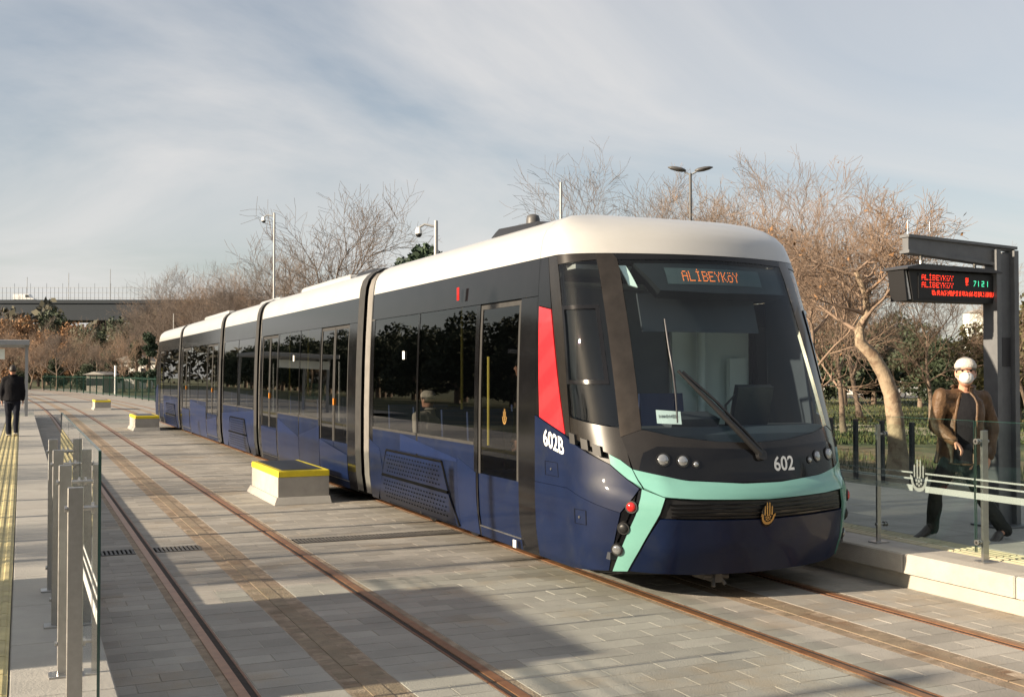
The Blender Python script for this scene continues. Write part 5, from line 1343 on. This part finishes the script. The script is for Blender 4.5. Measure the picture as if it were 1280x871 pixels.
m.build('railing', 'galv', t)
for k in range(11):
    q = -L_/2+L_*(k+.5)/11; MB().tube([onb(q, 18, 4), onb(q, 25.0+(k % 3), 4)], .07, 6).build('lamp_mast', 'galv', t)
p = deep(31, 377, 262); tv_ = thing('van', tuple(p+V((0,0,-.7))), 'white van driving on the bridge', 'van')
van = MB().prism([(-2.4,.4),(2.5,.4),(2.5,1.2),(1.7,1.5),(1.2,2.3),(-2.4,2.3)], lambda a, b, d: p+ax*a+nrm*d+V((0,0,b-.6)), -.95, .95).build('van_body', 'car_white', tv_)
MB().prism([(1.25,1.55),(1.62,1.55),(1.2,2.15),(.5,2.15),(.5,1.55)], lambda a, b, d: p+ax*a+nrm*d+V((0,0,b-.6)), -.97, .97).build('window', 'car_glass', tv_)
for a in (-1.6, 1.6): MB().tube([p+ax*a+nrm*-1+V((0,0,-.25)), p+ax*a+nrm*1+V((0,0,-.25))], .35, 12).build('wheel', 'rubber', tv_)

# ------------------------------------------------------------------ parked cars across the lawn, small white buildings
def car(px, Z, label, mt='car_white', yaw=0.0):
    b = V(gnd(px, Z, -.145)); d = unit(V(RT)*math.cos(yaw)+V((FW[0], FW[1], 0))*math.sin(yaw)); n = V((-d[1], d[0], 0))
    t = thing('parked_car', tuple(b), label, 'car', 'cars parked across the lawn')
    fn = lambda a, h, w: b+d*a+n*w+V((0,0,h))
    body = MB().prism([(-2.1,.28),(2.15,.28),(2.2,.62),(2.0,.84),(1.1,.95),(.45,1.42),(-1.2,1.45),(-1.95,1.0),(-2.15,.9)], fn, -.86, .86).build('body', mt, t, 30)
    MB().prism([(-1.75,1.0),(.95,1.0),(.40,1.36),(-1.15,1.38)], fn, -.868, .868).build('window', 'car_glass', t)
    MB().prism([(1.02,.99),(.50,1.38),(.46,1.40),(.95,.99)], fn, -.75, .75).build('windscreen', 'car_glass', t)
    for a in (-1.35, 1.35):
        for s in (-1, 1):
            w = MB().tube([fn(a,.31,s*.70), fn(a,.31,s*.875)], .31, 16).build('wheel', 'rubber', t, 40); MB().tube([fn(a,.31,s*.87), fn(a,.31,s*.885)], .19, 12).build('rim', 'galv', w, 40)
car(1062, 88, 'white parked car left of the bent plane tree trunk, beyond the lawn')
car(1140, 86, 'white parked car right of the bent plane tree trunk, beyond the lawn', yaw=.2)
car(1237, 84, 'white parked car just behind the man in the leather jacket, beyond the lawn', yaw=.1)
def hut(px, Z, w, h, label, mt='white'):
    b = V(gnd(px, Z)); d = unit((RT[0], RT[1], 0)); n = V((-d[1], d[0], 0)); fn = lambda a, q, e: b+d*a+n*e+V((0,0,q))
    t = thing('small_building', tuple(b), label, 'building', 'small white buildings')
    MB().prism([(-w/2,0),(w/2,0),(w/2,h),(-w/2,h)], fn, -2, 2).build('wall', mt, t)
    MB().prism([(-w/2-.3,h),(w/2+.3,h),(0,h+w*.18)], fn, -2.3, 2.3).build('roof', 'concrete', t)
    for a in (-.25, .25): MB().prism([(a*w-.4,h*.4),(a*w+.4,h*.4),(a*w+.4,h*.8),(a*w-.4,h*.8)], fn, -2.03, -1.9).build('window', 'car_glass', t)
hut(128, 112, 1.7, 1.8, 'small pale hut seen over the green fence', 'coping')
hut(172, 140, 6, 3.2, 'white building showing between the dark evergreens and the tram')
hut(154, 190, 5, 8, 'pale house among the far bare thicket')
hut(1222, 300, 6, 18, 'distant pale building seen under the departure board', 'interior_pale')

# ------------------------------------------------------------------ left of the camera: what the low sun throws across the tracks and the tram mirrors
t = thing('kiosk', (-3.5, 7.9, PLAT), 'unseen grey kiosk beside the camera, assumed from its shadow on the tracks', 'kiosk')
MB().bbox(-4.1, -3.2, 6.5, 9.3, PLAT, 2.05, .03).build('kiosk_body', 'galv', t)  # assumed out of view, sized to cast the broad shadow across the tracks
MB().bbox(-4.3, -3.0, 6.6, 9.2, 2.05, 2.15, .02).build('kiosk_roof', 'steel_dark', t)
MB().box(-3.205, -3.19, 6.9, 8.9, 1.1, 1.8).build('kiosk_window', 'car_glass', t)
t = thing('shelter', (-3.2, 13, PLAT), 'open steel shelter on the platform beyond the kiosk', 'shelter')
for y in (11.4, 13.3, 15.0, 17.9, 20.7, 23.5):
    MB().box(-3.35, -3.25, y-.05, y+.05, PLAT, 2.7).build('post', 'galv', t)
MB().box(-3.45, -1.7, 11.2, 11.35, 2.7, 2.8).box(-3.45, -1.7, 23.4, 23.55, 2.7, 2.8).box(-3.45, -3.2, 11.35, 23.4, 2.7, 2.8).build('roof_frame', 'galv', t)
MB().box(-3.2, -1.7, 11.35, 23.4, 2.755, 2.765).build('roof_glass', 'fence_glass', t)
for y, h_, lab in ((5.3, 4.1, 'slim lamp post left of the kiosk'), (10.2, 6.5, 'tall lamp post between kiosk and shelter'), (26.5, 6.0, 'lamp post beyond the open shelter'), (33.5, 6.0, 'lamp post before the far shelter')):
    t = thing('lamp_post', (-8, y, -.16), lab, 'lamp post', 'lamp posts left of the tracks')
    MB().tube([(-8,y,-.16),(-8,y,h_)], [.07,.045], 8).build('pole', 'galv', t, 60)
    MB().ell((-8, y, h_+.1), (.22,.12,.12), 10, 6).build('lamp_head', 'galv', t, 60)
for k, (x, y, sc, rz) in enumerate(((-11, 11.2, .55, 2.0), (-12, 19.5, .55, 5.0), (-13, 26.5, .6, 1.4), (-12, 1.0, .62, 1.0), (-17, 36, .8, 4.1), (-24, 48, 1.0, .2))):
    place_tree('roadside_tree', (x, y, -.16), 'bare roadside tree left of the tracks', protos[k % 3], ('bark', 'twig_grey'), rz, sc, 'bare roadside trees left of the tracks')
for k in range(44):
    place_tree('hedge_tree', (-27-(k % 3)*1.9, 44+k*4.0, -.16), 'tall dark evergreen in the belt of trees left of the tracks', ev[k % 2], ('bark', 'leaf_dark'), k*1.3, 1.6+.25*((k*7) % 3), 'belt of evergreens left of the tracks')
for k in range(16):  # unseen row, added to darken the windscreen reflection and cut fill on the front
    place_tree('added_tree', (-22+k*4.6, -26-(k % 3)*3.0, -.16), 'dark evergreen added unseen behind the camera to darken the tram front', ev[k % 2], ('bark', 'leaf_dark'), k*1.9, 1.7+.2*(k % 3), 'added evergreen row behind the camera')
